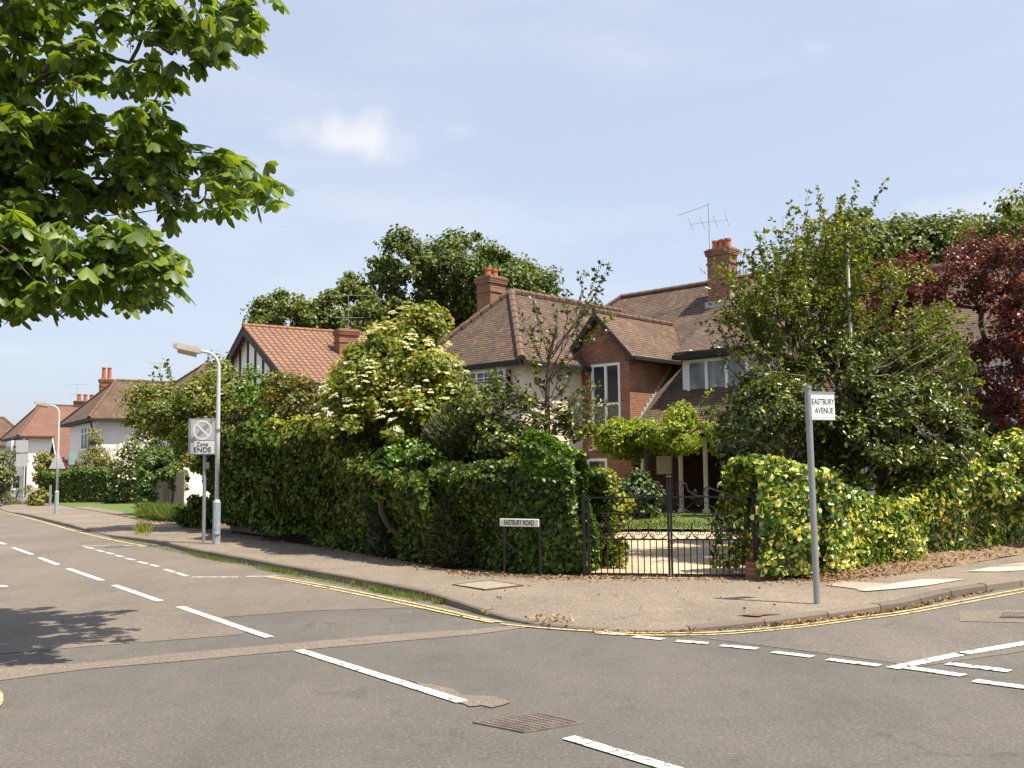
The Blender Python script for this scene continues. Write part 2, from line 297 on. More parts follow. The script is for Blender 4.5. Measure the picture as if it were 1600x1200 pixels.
M['holly']=leafmat('holly_leaf',[(0,(.020,.042,.010)),(.5,(.046,.082,.016)),(.85,(.10,.15,.028)),(1,(.19,.24,.05))],.33,.2,.25,1.2,.45)
M['hollytip']=leafmat('holly_tip_leaf',[(0,(.04,.075,.014)),(.5,(.09,.14,.026)),(1,(.19,.25,.05))],.38,.3,.25,1.2,.4)
M['maple']=leafmat('purple_leaf',[(0,(.05,.013,.013)),(.5,(.10,.022,.020)),(.85,(.16,.040,.030)),(1,(.20,.08,.04))],.4,.3,.25,1.0,tint=(1,1,1))
M['wist']=leafmat('wisteria_leaf',[(0,(.075,.14,.012)),(.5,(.14,.24,.018)),(.9,(.24,.35,.03)),(1,(.42,.38,.10))],.45,.35,.25,1.0)
M['yellowgreen']=leafmat('golden_green_leaf',[(0,(.08,.12,.016)),(.5,(.18,.24,.030)),(1,(.30,.35,.05))],.45,.3,.25,1.0)
M['yew']=leafmat('clipped_yew',[(0,(.020,.045,.010)),(.5,(.035,.078,.014)),(1,(.07,.13,.022))],.5,.12,.2,1.0)
M['laurel']=leafmat('garden_hedge_leaf',[(0,(.03,.065,.012)),(.5,(.055,.12,.018)),(1,(.10,.19,.028))],.45,.2,.2,1.0)
M['redleaf']=leafmat('berberis_leaf',[(0,(.07,.018,.018)),(.6,(.14,.03,.025)),(1,(.24,.07,.035))],.5,.2,.2,1.0,tint=(1,1,1))
M['goldleaf']=leafmat('gold_leaf',[(0,(.10,.12,.02)),(.6,(.20,.21,.035)),(1,(.32,.24,.05))],.5,.2,.2,1.0,tint=(1,1,.8))
M['greyleaf']=leafmat('grey_green_leaf',[(0,(.05,.075,.04)),(.6,(.10,.14,.07)),(1,(.17,.21,.12))],.5,.2,.2,1.0)
M['grassblade']=leafmat('grass_blade',[(0,(.06,.11,.015)),(.6,(.13,.20,.03)),(1,(.28,.30,.09))],.6,.3,.2,2.0)
M['deadleaf']=leafmat('dead_leaf',[(0,(.10,.055,.025)),(.5,(.22,.13,.06)),(1,(.38,.25,.13))],.8,.1,.2,2.0,tint=(1,1,1))
M['ivy_shaded']=leafmat('ivy_leaf_shaded',[(0,(.011,.028,.006)),(.5,(.032,.074,.011)),(.85,(.075,.145,.020)),(1,(.15,.24,.035))],.42,.14,.40,.9,.35)  # darker ivy copy: shade of the hedge face put into leaf colour
M['grassgreen']=leafmat('green_grass_blade',[(0,(.035,.075,.012)),(.6,(.075,.14,.022)),(1,(.15,.21,.04))],.6,.25,.2,2.0)
M['lampshade']=plain('lantern_grey',(.30,.27,.23),.5,.1,.15,12)
M['cover_fill']=plain('cover_fill',(.26,.215,.165),.9,0,.2,9,.4)
M['core']=plain('stems_and_inner_shade',(.016,.015,.010),.95,0,.4,5)  # near-black: shade inside the hedges put into colour, stems share it
# ------------------------------------------------ foliage generators
def wob(P,freq,seed=0,oct=3):
    r=np.random.default_rng(seed+11); P=np.asarray(P,float); out=np.zeros(len(P)); a=1; tot=0
    for o in range(oct):
        for k in range(4):
            d=r.normal(size=3); d/=np.linalg.norm(d); out+=a*np.sin((P@d)*freq*(2**o)*2.2+r.uniform(0,6.28)); 
        tot+=a*2; a*=.55
    return out/tot
def unit(v): return v/np.maximum(np.linalg.norm(v,axis=-1,keepdims=True),1e-6)
def rdir(n): return unit(RNG.normal(size=(n,3)))
SHAPES={ # outline (t along, w across) of half a leaf
 'oval':[(0,0),(.3,.5),(.75,.42),(1,0)],
 'narrow':[(0,0),(.3,.28),(.75,.22),(1,0)],
 'ivy':[(0,0),(.12,.55),(.6,.42),(1,0)],
 'obov':[(0,0),(.35,.17),(.72,.44),(.9,.30),(1,0)],
 'grass':[(0,.02),(.35,.022),(.7,.014),(1,0)],
 'blade':[(0,.1),(.35,.12),(.7,.08),(1,0)],
}
def leaves(name,P,Nrm,size,mat,parent,shape='oval',fold=.25,droop=.25,tdir=None,jit=.5,rnd=.35):
    """P positions, Nrm leaf normals; every leaf is a folded, curved blade with a midrib"""
    P=np.asarray(P,float); n=len(P); Nn=unit(np.asarray(Nrm,float)+RNG.normal(size=(n,3))*jit)
    t=RNG.normal(size=(n,3)) if tdir is None else np.asarray(tdir,float)+RNG.normal(size=(n,3))*.25
    t=unit(t-(t*Nn).sum(1,keepdims=True)*Nn); b=np.cross(Nn,t)
    s=size*(1+RNG.uniform(-rnd,rnd,n))[:,None]
    pr=SHAPES[shape]; V=[]; inner=pr[1:-1] if pr[0][1]==0 else pr[:-1]
    mid=lambda u: P+t*s*u - Nn*s*droop*u*u
    cols=[mid(0)]; 
    for (u,w) in inner: cols+= [mid(u)+b*s*w+Nn*s*w*fold, mid(u)-b*s*w+Nn*s*w*fold]
    cols.append(mid(1)); k=len(cols); V=np.stack(cols,1).reshape(-1,3)
    base=(np.arange(n)*k)[:,None]; ni=len(inner); faces=[]
    if ni==2: q=[(0,1,3,5),(0,5,4,2)]
    else: q=[(0,1,3,5),(0,5,7,7),(0,2,4,6)]
    if ni==2: Q=np.concatenate([base+np.array(x) for x in q]); return fastmesh(name,V,Q,mat,parent)
    # three inner pairs: split into quads each side plus tip
    q=[(0,1,3,4),(0,4,3,4)]
    L_=[1,3,5]; R_=[2,4,6]; tip=7
    tris=[(0,1,2),(1,3,2),(3,4,2),(3,5,4),(5,6,4),(5,tip,6)]
    Q=np.concatenate([base+np.array(x) for x in tris]); return fastmesh(name,V,Q,mat,parent,smooth=True)
def grow(pts,root,r0=.25,rmin=.006,exp=2.2,curl=.08,bias=1.0,extra=()):
    """branch skeleton: every point joins the nearest earlier node; pipe-model radii; returns MB"""
    pts=np.asarray(pts,float); root=np.asarray(root,float); nodes=[root]+[np.asarray(e,float) for e in extra]; par=[-1]+list(range(len(extra)))
    o=np.argsort(np.linalg.norm(pts-nodes[-1],axis=1)); A=np.array(nodes)
    for i in o:
        p=pts[i]; d=np.linalg.norm(A-p,axis=1); back=np.linalg.norm(A-nodes[len(extra)],axis=1)
        j=int(np.argmin(d+.25*bias*back)); 
        if d[j]>.9:
            mid=(A[j]*.5+p*.5)+RNG.normal(size=3)*curl*d[j]; nodes.append(mid); par.append(j); j=len(nodes)-1
        nodes.append(p); par.append(j); A=np.array(nodes)
    cnt=np.zeros(len(nodes)); 
    ch=[0]*len(nodes)
    for k in range(len(nodes)-1,0,-1):
        if cnt[k]==0: cnt[k]=1
        cnt[par[k]]+=cnt[k]
    rad=np.maximum(rmin,r0*(cnt/cnt[0])**(1/exp)); mb=MB()
    for k in range(1,len(nodes)):
        a=nodes[par[k]]; c=nodes[k]; r1=min(rad[par[k]],rad[k]*1.35); m_=(a+c)/2+RNG.normal(size=3)*curl*.5*np.linalg.norm(c-a)
        mb.tube([a,m_,c],[r1,(r1+rad[k])/2,rad[k]],6 if rad[k]>.05 else 4,cap=False)
    return mb
def vol_pts(blobs,n,surf=.5):
    """random points in a union of ellipsoids, pushed towards the surface"""
    w=np.array([b[1][0]*b[1][1]*b[1][2] for b in blobs])**.8; w/=w.sum(); out=[];nr=[]
    idx=RNG.choice(len(blobs),n,p=w)
    C=np.array([list(b[0]) for b in blobs])[idx]; R=np.array([list(b[1]) for b in blobs])[idx]
    d=rdir(n); r=RNG.uniform(surf,1,n)**.6
    P=C+d*R*r[:,None]; return P,unit(d/R)
def inside(P,blobs,k=.8):
    m=np.zeros(len(P),bool)
    for c,R in blobs: m|=((((P-np.array(list(c)))/np.array(list(R)))**2).sum(1)<k*k)
    return m
def bx(px0,px1,py0,py1,Y,ry=None):
    a=at(px0,(py0+py1)/2,Y); b=at(px1,(py0+py1)/2,Y); c=at((px0+px1)/2,py0,Y); d=at((px0+px1)/2,py1,Y)
    rx=(b.x-a.x)/2; rz=(c.z-d.z)/2; return (Vector(((a.x+b.x)/2,Y,(c.z+d.z)/2)),(rx,ry or rx*.9,rz))
def crown(name,blobs,nclump,cr,nleaf,lsize,mat,parent,shape='oval',surf=.55,up=.5,flat=.75,amp=.25,freq=.5,seed=0,jit=.5,core=0,droop=.25,prune=.55):
    """leaf clumps scattered through the crown's volume; returns clump centres"""
    C,Nn=vol_pts(blobs,int(nclump*2.2),surf)
    keep=~inside(C,blobs,prune) if prune else np.ones(len(C),bool)
    dens=wob(C,freq,seed); keep&=dens>-.45
    C=C[keep][:nclump]; Nn=Nn[keep][:nclump]; C=C+Nn*(wob(C,freq*1.7,seed+3)*amp)[:,None]
    k=max(1,nleaf//len(C)); idx=np.repeat(np.arange(len(C)),k); n=len(idx)
    rr=cr*(1+RNG.uniform(-.45,.45,len(C)))[idx]; d=rdir(n); d[:,2]=d[:,2]*flat+ .12; r=RNG.uniform(.35,1.05,n)
    P=C[idx]+d*(rr*r)[:,None]; Nl=unit(d)*.6+Nn[idx]*.5+np.array([0,0,up])
    P[:,2]=np.maximum(P[:,2],.12)
    leaves(name,P,Nl,lsize,mat,parent,shape,jit=jit,droop=droop)
    return C
def tree(name,label,cat,blobs,base,nclump,cr,nleaf,lsize,mat,bark='bark',r0=.3,fork=None,group=None,lean=(0,0),**k):
    base=Vector(base); t=thing(name,label,cat,base,0,group)
    off=base
    bl=[((Vector(c)-off),R) for c,R in blobs]
    C=crown('crown',bl,nclump,cr,nleaf,lsize,M[mat],t,**k)
    fork=fork or 1.5; sel=C[RNG.permutation(len(C))[:260]]
    ex=[(lean[0]*.4,lean[1]*.4,fork*.5),(lean[0],lean[1],fork)]
    grow(sel,(0,0,-.1),r0,.012,extra=ex).build('trunk',M[bark],t,smooth=True)
    return t
def shrub(name,label,cat,blobs,base,nclump,cr,nleaf,lsize,mat,bark='bark',r0=.06,group=None,nst=70,**k):
    base=Vector(base); t=thing(name,label,cat,base,0,group); bl=[((Vector(c)-base),R) for c,R in blobs]
    C=crown('foliage',bl,nclump,cr,nleaf,lsize,M[mat],t,**k)
    sel=C[RNG.permutation(len(C))[:nst]]
    grow(sel,(0,0,0),r0,.006,extra=[(0,0,.25)]).build('stems',M[bark],t,smooth=True)
    return t
def hedge_pts(path,hts,w,n,seed=0,amp=.22,freq=.7,back=.25,zmin=0.0,boxy=.45,over=.32):
    """points on the skin of a clipped/overgrown hedge along a ground path; hts at each path vertex; w width"""
    path=[np.array((p[0],p[1])) for p in path]; seg=[np.linalg.norm(path[i+1]-path[i]) for i in range(len(path)-1)]; tot=sum(seg); cum=np.concatenate([[0],np.cumsum(seg)])
    s=RNG.uniform(-w*.35,tot+w*.35,n); sc=np.clip(s,0,tot-1e-6); i=np.clip(np.searchsorted(cum,sc,side='right')-1,0,len(seg)-1)
    A=np.array(path)[i]; B=np.array(path)[i+1]; f=((sc-cum[i])/np.array(seg)[i])[:,None]; c=A*(1-f)+B*f; d=unit(B-A); nrm=np.stack([d[:,1],-d[:,0]],1)   # towards the right of travel
    h=np.interp(sc,cum,hts)*(1+.10*wob(np.stack([s,s*0,s*0],1),.9,seed+8,2)); th=RNG.uniform(0,math.pi,n); th=np.where((RNG.random(n)<.55)&(th>math.pi/2),math.pi-th,th)
    u=RNG.random(n); side=u<.62; cx=np.cos(th); sz=np.sin(th)
    X=np.sign(cx)*np.abs(cx)**boxy*w/2; Z=h*sz**boxy
    # vertical spread
    fr=RNG.random(n)<.55; X=np.where(fr,np.where(RNG.random(n)<back,-1,1)*w/2*(1-.25*RNG.random(n)**2),X); Z=np.where(fr,h*RNG.uniform(.0,.93,n),Z)
    X=np.where(X>0,X+over*((Z/h)**1.3-.45),X); over=s-sc; P=np.stack([c[:,0]+nrm[:,0]*X+d[:,0]*over,c[:,1]+nrm[:,1]*X+d[:,1]*over,Z],1)
    endf=np.clip(np.abs(over)/(w*.35),0,1)[:,None]
    Nr=np.stack([nrm[:,0]*np.sign(X),nrm[:,1]*np.sign(X),np.zeros(n)],1)*(np.abs(X)/(w/2)+.1)[:,None]+np.array([0,0,1])*((Z/h)**3)[:,None]*.9
    Nr[:,:2]+=d*np.sign(over)[:,None]*endf*1.5; Nr=unit(Nr)
    a=wob(P,freq,seed)*amp+wob(P,freq*4,seed+5)*amp*.4-.10*RNG.exponential(1,n)*amp*3
    P=P+Nr*a[:,None]; ztop=h+.3; P[:,2]=np.clip(P[:,2],zmin,None)
    return P,Nr
def hedge(name,label,cat,path,hts,w,n,size,mat,shape='oval',group=None,corecol='core',z0=.08,jit=.6,parts=None,**k):
    o0=Vector((path[0][0],path[0][1],z0)); t=thing(name,label,cat,o0,0,group)
    lp=[(p[0]-o0.x,p[1]-o0.y) for p in path]
    P,Nr=hedge_pts(lp,hts,w,n,**k); leaves('foliage',P,Nr+np.array([0,0,.12]),size,M[mat],t,shape,jit=jit)
    mb=MB(); cw=w*.16  # solid near-black wall painted as the hedge's inner shade; stem tubes follow
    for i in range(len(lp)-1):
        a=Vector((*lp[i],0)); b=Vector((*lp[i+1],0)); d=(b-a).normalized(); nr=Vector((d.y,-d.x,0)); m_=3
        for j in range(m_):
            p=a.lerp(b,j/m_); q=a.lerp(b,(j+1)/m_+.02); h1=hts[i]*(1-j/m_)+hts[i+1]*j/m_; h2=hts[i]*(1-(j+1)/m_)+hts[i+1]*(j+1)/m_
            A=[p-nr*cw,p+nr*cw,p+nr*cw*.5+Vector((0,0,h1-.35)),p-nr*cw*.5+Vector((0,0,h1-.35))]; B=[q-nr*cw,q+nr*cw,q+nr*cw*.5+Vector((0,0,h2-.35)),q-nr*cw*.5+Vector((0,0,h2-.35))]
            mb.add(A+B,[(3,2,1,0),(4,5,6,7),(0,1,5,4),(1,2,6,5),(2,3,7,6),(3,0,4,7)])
    for i in range(int(sum((Vector(lp[j+1])-Vector(lp[j])).length for j in range(len(lp)-1))*5)):
        j=random.randrange(len(lp)-1); p=Vector(lp[j]).lerp(Vector(lp[j+1]),random.random()); x0=random.uniform(-.3,.3)*w; h=hts[j]*random.uniform(.5,.9)
        mb.tube([(p.x+x0*.5,p.y,0),(p.x+x0+random.uniform(-.2,.2),p.y+random.uniform(-.3,.3),h*.5),(p.x+x0*1.3+random.uniform(-.4,.4),p.y+random.uniform(-.4,.4),h)],[.018,.012,.006],4,False)
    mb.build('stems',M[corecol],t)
    return t
def shoots(tips,bases,sp,lsize,mat,parent,name='foliage',shape='narrow',frm=.35,bend=.25,per=3,twig='paletwig',r=.012,tname='stems',sprig=.12,side=0,upw=.55):
    """upright whippy shoots with tufts of leaves along their outer part"""
    mb=MB(); P=[];Nl=[];T=[]
    def one(a,b,r,frm,sub):
        a=np.array(a,float); b=np.array(b,float); Ln=np.linalg.norm(b-a); c=(a+b)/2+np.array([(b-a)[0]*.3,(b-a)[1]*.3,-.12*Ln])*bend*2+RNG.normal(size=3)*.05*Ln
        ts=np.linspace(0,1,9); cur=[(1-u)**2*a+2*u*(1-u)*c+u*u*b+RNG.normal(size=3)*.012*Ln for u in ts]
        mb.tube(cur,[r*(1-.8*u) for u in ts],4,False)
        k=max(2,int(Ln*(1-frm)/sp))
        for i in range(k):
            u=frm+(1-frm)*(i+RNG.random())/k; q=(1-u)**2*a+2*u*(1-u)*c+u*u*b; tg=unit((1-u)*(c-a)+u*(b-c))
            for j in range(per):
                d=unit(RNG.normal(size=3)+tg*.9); P.append(q+d*lsize*.2); T.append(d); Nl.append(np.cross(d,RNG.normal(size=3))+np.array([0,0,upw]))
        if sub:
            for s in range(sub):
                u=RNG.uniform(.3,.9); q=(1-u)**2*a+2*u*(1-u)*c+u*u*b; tg=unit((1-u)*(c-a)+u*(b-c)); d=unit(tg+RNG.normal(size=3)*.5); one(q,q+d*Ln*RNG.uniform(.15,.35),r*.5,.2,0)
    for a,b in zip(bases,tips): one(a,b,r,frm,side)
    mb.build(tname,M[twig],parent,smooth=True)
    leaves(name,np.array(P),np.array(Nl),lsize,M[mat],parent,shape,jit=.2,tdir=np.array(T))
# ------------------------------------------------ ground, roads, pavements
U=Vector((-.565,.825,0)).normalized(); V_=Vector((.825,.565,0)).normalized()   # along Eastbury Road / along the Avenue
def w2(su,sv,z=0): return U*su+V_*sv+Vector((0,0,z))
def cat(pts,n=8):
    out=[]; P=[pts[0]*2-pts[1]]+list(pts)+[pts[-1]*2-pts[-2]]
    for i in range(1,len(P)-2):
        for k in range(n):
            t=k/n; a,b,c,d=P[i-1:i+3]; out.append(.5*((2*b)+(c-a)*t+(2*a-5*b+4*c-d)*t*t+(3*b-a-3*c+d)*t**3))
    out.append(P[-2]); return out
def sheet(name,pts,z,mat,kind='structure',nsub=0):
    P=[Vector((p[0],p[1],z)) for p in pts]; tris=tessellate_polygon([P])
    mb=MB(); f=[]
    for t in tris:
        a,b,c=(P[i] for i in t); nz=(b-a).cross(c-a).z; f.append(tuple(t) if nz>0 else tuple(reversed(t)))
    mb.add(P,f); o=mb.build(name,mat); return tag(o,kind=kind)
def band(name,pts,w,z,mat,parent=None,mb=None):
    own=mb is None; mb=mb or MB(); Lp=[]
    for i,p in enumerate(pts):
        d=(pts[min(i+1,len(pts)-1)]-pts[max(i-1,0)]).normalized(); n=Vector((-d.y,d.x,0))
        Lp+= [p+n*w/2,p-n*w/2]
    V=[Vector((p.x,p.y,z)) for p in Lp]; mb.add(V,[(2*i+1,2*i+3,2*i+2,2*i) for i in range(len(pts)-1)])
    if own: return tag(mb.build(name,mat),kind='structure')
g=MB(); g.add([(-900,-300,-.04),(900,-300,-.04),(900,1500,-.04),(-900,1500,-.04)],[(0,1,2,3)]); tag(g.build('ground',M['ground']),kind='structure')
KP=[((0,794),.05,(38,786)),((48,808),.09,(93,789)),((120,827),.10,(160,800)),((146,832),.03,(190,806)),((172,839),.06,(222,813)),((215,846),.10,(262,818)),((256,853),.11,(300,823)),((304,866),.12,(345,837)),((400,885),.12,(450,849)),((525,909),.12,(570,869)),((640,932),.12,(700,893)),
    ((681,941),.11,(780,899)),((740,958),.08,(850,902)),((806,973),.04,(915,903)),((900,983),.025,(1000,903)),((990,989),.03,(1100,903)),((1100,986),.05,(1190,905)),((1256,973),.08,(1290,907)),((1412,952),.10,(1430,893)),((1600,917),.11,(1600,864))]
K0=[gp(*k[0]) for k in KP]; B0=[gp(*k[2],.10) for k in KP]; H0=[k[1] for k in KP]
K0=[K0[0]+U*40+Vector((8,0,0))]+K0+[K0[-1]+V_*14]; B0=[B0[0]+U*40+Vector((8,0,0))]+B0+[B0[-1]+V_*14]; H0=[.05]+H0+[.11]
K=cat(K0,10); B=cat(B0,10); nK=len(K); H=[h.x for h in cat([Vector((h,0,0)) for h in H0],10)]
# road sheet: everything on the carriageway side
rd=[Vector((k.x,k.y,0)) for k in K]
sheet('road',[w2(140,0.9+0),w2(16,.9),w2(13.2,.6),w2(11.5,-1.5),w2(11.2,-40),w2(-14,-40),w2(-14,60),w2(7.4,60)]+[k+ (B[i]-k).normalized()*.02 for i,k in reversed(list(enumerate(K)))],0,M['road'])
for i,k in enumerate(K): pass
# pavement strip with a gentle crossfall
rows=8; V=[];Fc=[]; n=len(K)
for i in range(n):
    d=(B[i]-K[i]); d.z=0; dd=d.normalized(); a=K[i]+dd*.13
    for j in range(rows):
        t=j/(rows-1); p=a.lerp(B[i]+dd*.35,t); z=H[i]-.004+(.10+.0-H[i])*min(1,t*2.2); V.append((p.x,p.y,z))
for i in range(n-1):
    for j in range(rows-1): Fc.append((i*rows+j,(i+1)*rows+j,(i+1)*rows+j+1,i*rows+j+1))
o=mkmesh('pavement',V,[tuple(reversed(f)) for f in Fc],M['pave']); tag(o,kind='structure')
def kerbmat():
    m,N,L,b=new_mat('kerb_stone'); g=N.new('ShaderNodeNewGeometry'); r=ramp(N,[(0,(.10,.080,.064)),(.5,(.145,.116,.092)),(1,(.21,.17,.135))]); n=noise(N,L,7,5,.7); mm=mixc(N,L,.45,g.outputs['Random Per Island'],n.outputs[0]); L.new(mm,r.inputs[0]); L.new(r.outputs[0],b.inputs['Base Color']); b.inputs['Roughness'].default_value=.9
    n2=noise(N,L,30,4,.7); bump(N,L,b,n2.outputs[0],.5,.01); return m
M['kerb']=kerbmat()
# kerb stones ~0.9 m long with open joints
cum=[0]; 
for i in range(1,n): cum.append(cum[-1]+(K[i]-K[i-1]).length)
def kat(s):
    s=min(max(s,0),cum[-1]-1e-4); i=max(0,min(n-2,int(np.searchsorted(cum,s))-1)); t=(s-cum[i])/(cum[i+1]-cum[i]); return K[i].lerp(K[i+1],t),H[i]*(1-t)+H[i+1]*t,((B[i]-K[i]).lerp(B[i+1]-K[i+1],t)*Vector((1,1,0)) if False else (B[i]-K[i]).lerp(B[i+1]-K[i+1],t))
mb=MB(); s=0
while s<cum[-1]-1:
    e=s+.9; pts=[]
    for q in (s+.008,(s+e)/2,e-.008):
        p,h,d=kat(q); p2,_,_=kat(q+.2); p1,_,_=kat(q-.2); tg=(p2-p1); tg.z=0; tg.normalize(); d.z=0; nn=Vector((tg.y,-tg.x,0)); nn = nn if nn.dot(d)>0 else -nn; h+=random.uniform(-.004,.004)
        c=.02; pts.append([Vector((p.x,p.y,-.02)),Vector((p.x,p.y,h-c))+nn*.006,Vector((p.x,p.y,h))+nn*(c+.006),Vector((p.x,p.y,h))+nn*.135,Vector((p.x,p.y,-.02))+nn*.135])
    Vv=sum(pts,[]); f=[]
    for a in (0,1):
        for k in range(4): f.append((a*5+k,a*5+k+1,(a+1)*5+k+1,(a+1)*5+k))
    f+= [(0,1,2,3,4),(14,13,12,11,10)]
    mb.add(Vv,[tuple(reversed(x)) for x in f]); s=e
tag(mb.build('kerb',M['kerb']),kind='structure')
# garden ground behind the pavement
gpts=[Vector((b.x,b.y,0)) for b in B]
sheet('garden_ground',list(reversed(gpts))+[gpts[0]+Vector((-60,60,0)),Vector((-60,180,0)),Vector((160,180,0)),gpts[-1]+Vector((120,60,0))],.06,M['soil'])
# other side of the road, mostly outside the frame
lk=[w2(s,.80) for s in (140,60,30,16)]+[w2(13.3,.5),w2(12,-.6),w2(11.5,-2)]+[w2(11.2,-40)]
lb=[w2(s,-1.3) for s in (140,60,30,17)]+[w2(15,-1.7),w2(14,-2.3),w2(13.5,-3)]+[w2(13.2,-40)]
V=[];Fc=[]
for a,b in zip(lk,lb): V+= [(a.x,a.y,.11),(b.x,b.y,.11),(a.x,a.y,-.02)]
for i in range(len(lk)-1): Fc+= [(i*3,i*3+1,i*3+4,i*3+3),(i*3+2,i*3,i*3+3,i*3+5)]
tag(mkmesh('far_pavement',V,Fc,M['pave']),kind='structure')
# surfaces within the carriageway
P=lambda L_: [gp(*p) for p in L_]
pk=P([(0,1022),(132,1011),(378,992),(388,985),(348,965),(480,955),(640,950),(735,958)]); 
# pink worn surface of Eastbury Road: up to the kerb
kk=[K[i]+Vector((0,0,0)) for i in range(n) if K[i].dot(U)>pk[-1].dot(U)-.05]
lft=[w2(s,.9) for s in (140,60,30,17)]
sheet('worn_road_surface',[*lft,gp(-160,1035),*pk,*reversed(kk)],.004,M['road_pink'])
st_top=cat(P([(-120,1052),(0,1044),(140,1036),(280,1021),(430,1008),(640,990),(740,984),(806,977)]),5); st_bot=cat(P([(-120,1080),(0,1064),(140,1046),(280,1034),(440,1019),(640,1001),(740,992),(822,981)]),5)
sheet('road_trench_patch',st_top+list(reversed(st_bot)),.005,M['road_patch'])
av=cat(P([(985,992),(1080,996),(1180,1008),(1290,1022),(1400,1037)]),5)+[gp(1402,1047),gp(1760,995)]; av2=[av[-1]+V_*30, gp(1760,905)+V_*30]
kr=[K[i] for i in range(n) if K[i].dot(V_)>gp(985,992).dot(V_)-.05 and K[i].x>gp(985,992).x]
sheet('avenue_surface',av+av2+list(reversed(kr)),.004,M['road_grey'])
sheet('gully_patch',P([(1498,957),(1590,953),(1640,962),(1640,975),(1500,972)]),.009,M['road_patch'])
sheet('road_repair_patch',[gp(x+random.uniform(-3,3),y+random.uniform(-1,1)) for x,y in ((640,1062),(660,1068),(672,1071),(690,1074),(712,1077),(716,1084),(722,1087),(745,1088),(770,1090),(786,1094),(797,1099),(786,1104),(770,1108),(752,1104),(735,1106),(722,1100),(706,1098),(690,1090),(668,1078))],.008,M['road_patch'])
# white lines
wm=MB()
def dash(p,q,w,mb=wm,z=.010): 
    a=gp(*p);b=gp(*q); band(None,[a,a.lerp(b,.33),a.lerp(b,.67),b],w,z,None,mb=mb)
for p,q in (((1060,1206),(888,1154)),((722,1098),(467,1017)),((421,997),(281,949)),((250,940),(178,915)),((160,908),(106,889)),((90,883),(62,872)),((50,867),(20,856)),((8,851),(-12,845)),((-24,841),(-60,829))): dash(p,q,.105)
for p,q in (((127,853.5),(171,853.5)),((195,853.5),(228,854.5)),((300,902.5),(372,902.5)),((385,901.5),(436,901))): dash(p,q,.085)
bay=[((131,855),(147,858)),((151,860),(163,863)),((166,864),(178,866.5)),((181,868),(192,871)),((197,873),(211,876)),((216,878),(230,881.5)),((236,883),(247,886)),((257,890),(272,895)),((276,896),(292,901))]
for p,q in bay: dash(p,q,.085)
dash((0,915.5),(9,918),.1)
for p,q in (((938,990.5),(978,992.5)),((990,995.5),(1036,1000)),((1056,1002.5),(1107,1006.5)),((1127,1009.5),(1183,1015)),((1208,1020),(1270,1027.5)),((1293,1031.5),(1374,1041.5))): dash(p,q,.11)
dash((1394,1045.5),(1506,1022),.12); dash((1500,1023.5),(1660,996),.12)
for p,q in (((1415,1044),(1506,1057)),((1480,1038),(1578,1050)),((1522,1065),(1680,1086))): dash(p,q,.13)
tag(wm.build('white_road_marking',M['white_paint']),kind='structure')
ym=MB()
def yl(pl,w=.06,z=.012): band(None,cat([gp(*p) for p in pl],6),w,z,None,mb=ym)
yl([(-60,786),(0,798.5),(60,814),(120,831),(180,845),(228,854)],.09)
yl([(434,903),(520,918),(600,934),(680,951),(740,965),(783,973.5)]); yl([(418,902),(500,918),(580,934),(660,951),(720,964),(770,974)])
yl([(783,976),(830,981),(900,986),(980,990),(1060,990.5),(1140,988),(1250,978),(1330,967),(1412,956.5),(1500,940),(1600,921),(1720,900)],.055)
yl([(930,990.5),(1000,993.5),(1060,994),(1140,991.5),(1250,981.5),(1330,971),(1412,960.5),(1500,944.5),(1600,926),(1720,905)],.05)
b_=[w2(s,1.12) for s in (30,20,15,13)]; band(None,b_,.06,.012,None,mb=ym); band(None,[w2(s,1.26) for s in (30,20,15,13)],.06,.012,None,mb=ym); band(None,cat(P([(-60,1050),(-12,1078),(-2,1092),(-10,1108),(-60,1130)]),5),.06,.012,None,mb=ym)
tag(ym.build('yellow_road_marking',M['yellow_paint']),kind='structure')
# coloured paving on the avenue pavement
sheet('pink_paving',[gp(*p,.105) for p in ((1290,914),(1318,909),(1390,912),(1345,921))],.108,M['pinkslab'])
sheet('white_paving',[gp(*p,.105) for p in ((1338,922),(1392,912.5),(1440,905.5),(1508,905),(1450,915),(1392,921),(1352,924))],.110,M['concrete'])
sheet('white_paving',[gp(*p,.105) for p in ((1508,893),(1545,887),(1660,880),(1660,888),(1560,893.5))],.110,M['concrete'])
sheet('pink_paving',[gp(*p,.105) for p in ((1545,886),(1590,880),(1680,872),(1680,878))],.108,M['pinkslab'])
sheet('pavement_stain',cat([gp(*p,.078) for p in ((1150,960),(1180,958.5),(1222,959.5),(1195,961),(1185,963),(1165,961.5))],4),.082,plain('rust_stain',(.16,.085,.055),.9,0,.3,20))
# verge of dry mulch along the ivy wall
vb=[gp(1286,909,.1),gp(1345,902,.1),gp(1420,895,.1),gp(1500,883,.1),gp(1600,866,.1),gp(1720,846,.1)]
vt=[v+Vector((-.55,.85,0))*(1.2+.25*i) for i,v in enumerate(vb)]
verge0=list(vb); verge1=list(vt)
V=[];Fc=[]; nr=7; A_=cat(vb,6); B_=cat(vt,6)
for i,(a,b) in enumerate(zip(A_,B_)):
    for j in range(nr):
        t=j/(nr-1); p=a.lerp(b,t); V.append((p.x,p.y,.105+.28*(i/len(A_))**.6*math.sin(t*math.pi/2)+random.uniform(-.015,.015)))
for i in range(len(A_)-1):
    for j in range(nr-1): Fc.append((i*nr+j,(i+1)*nr+j,(i+1)*nr+j+1,i*nr+j+1))
tag(mkmesh('verge',V,[f for f in Fc],plain('dry_mulch',(.20,.135,.085),.95,0,.4,9,.7)),kind='structure')
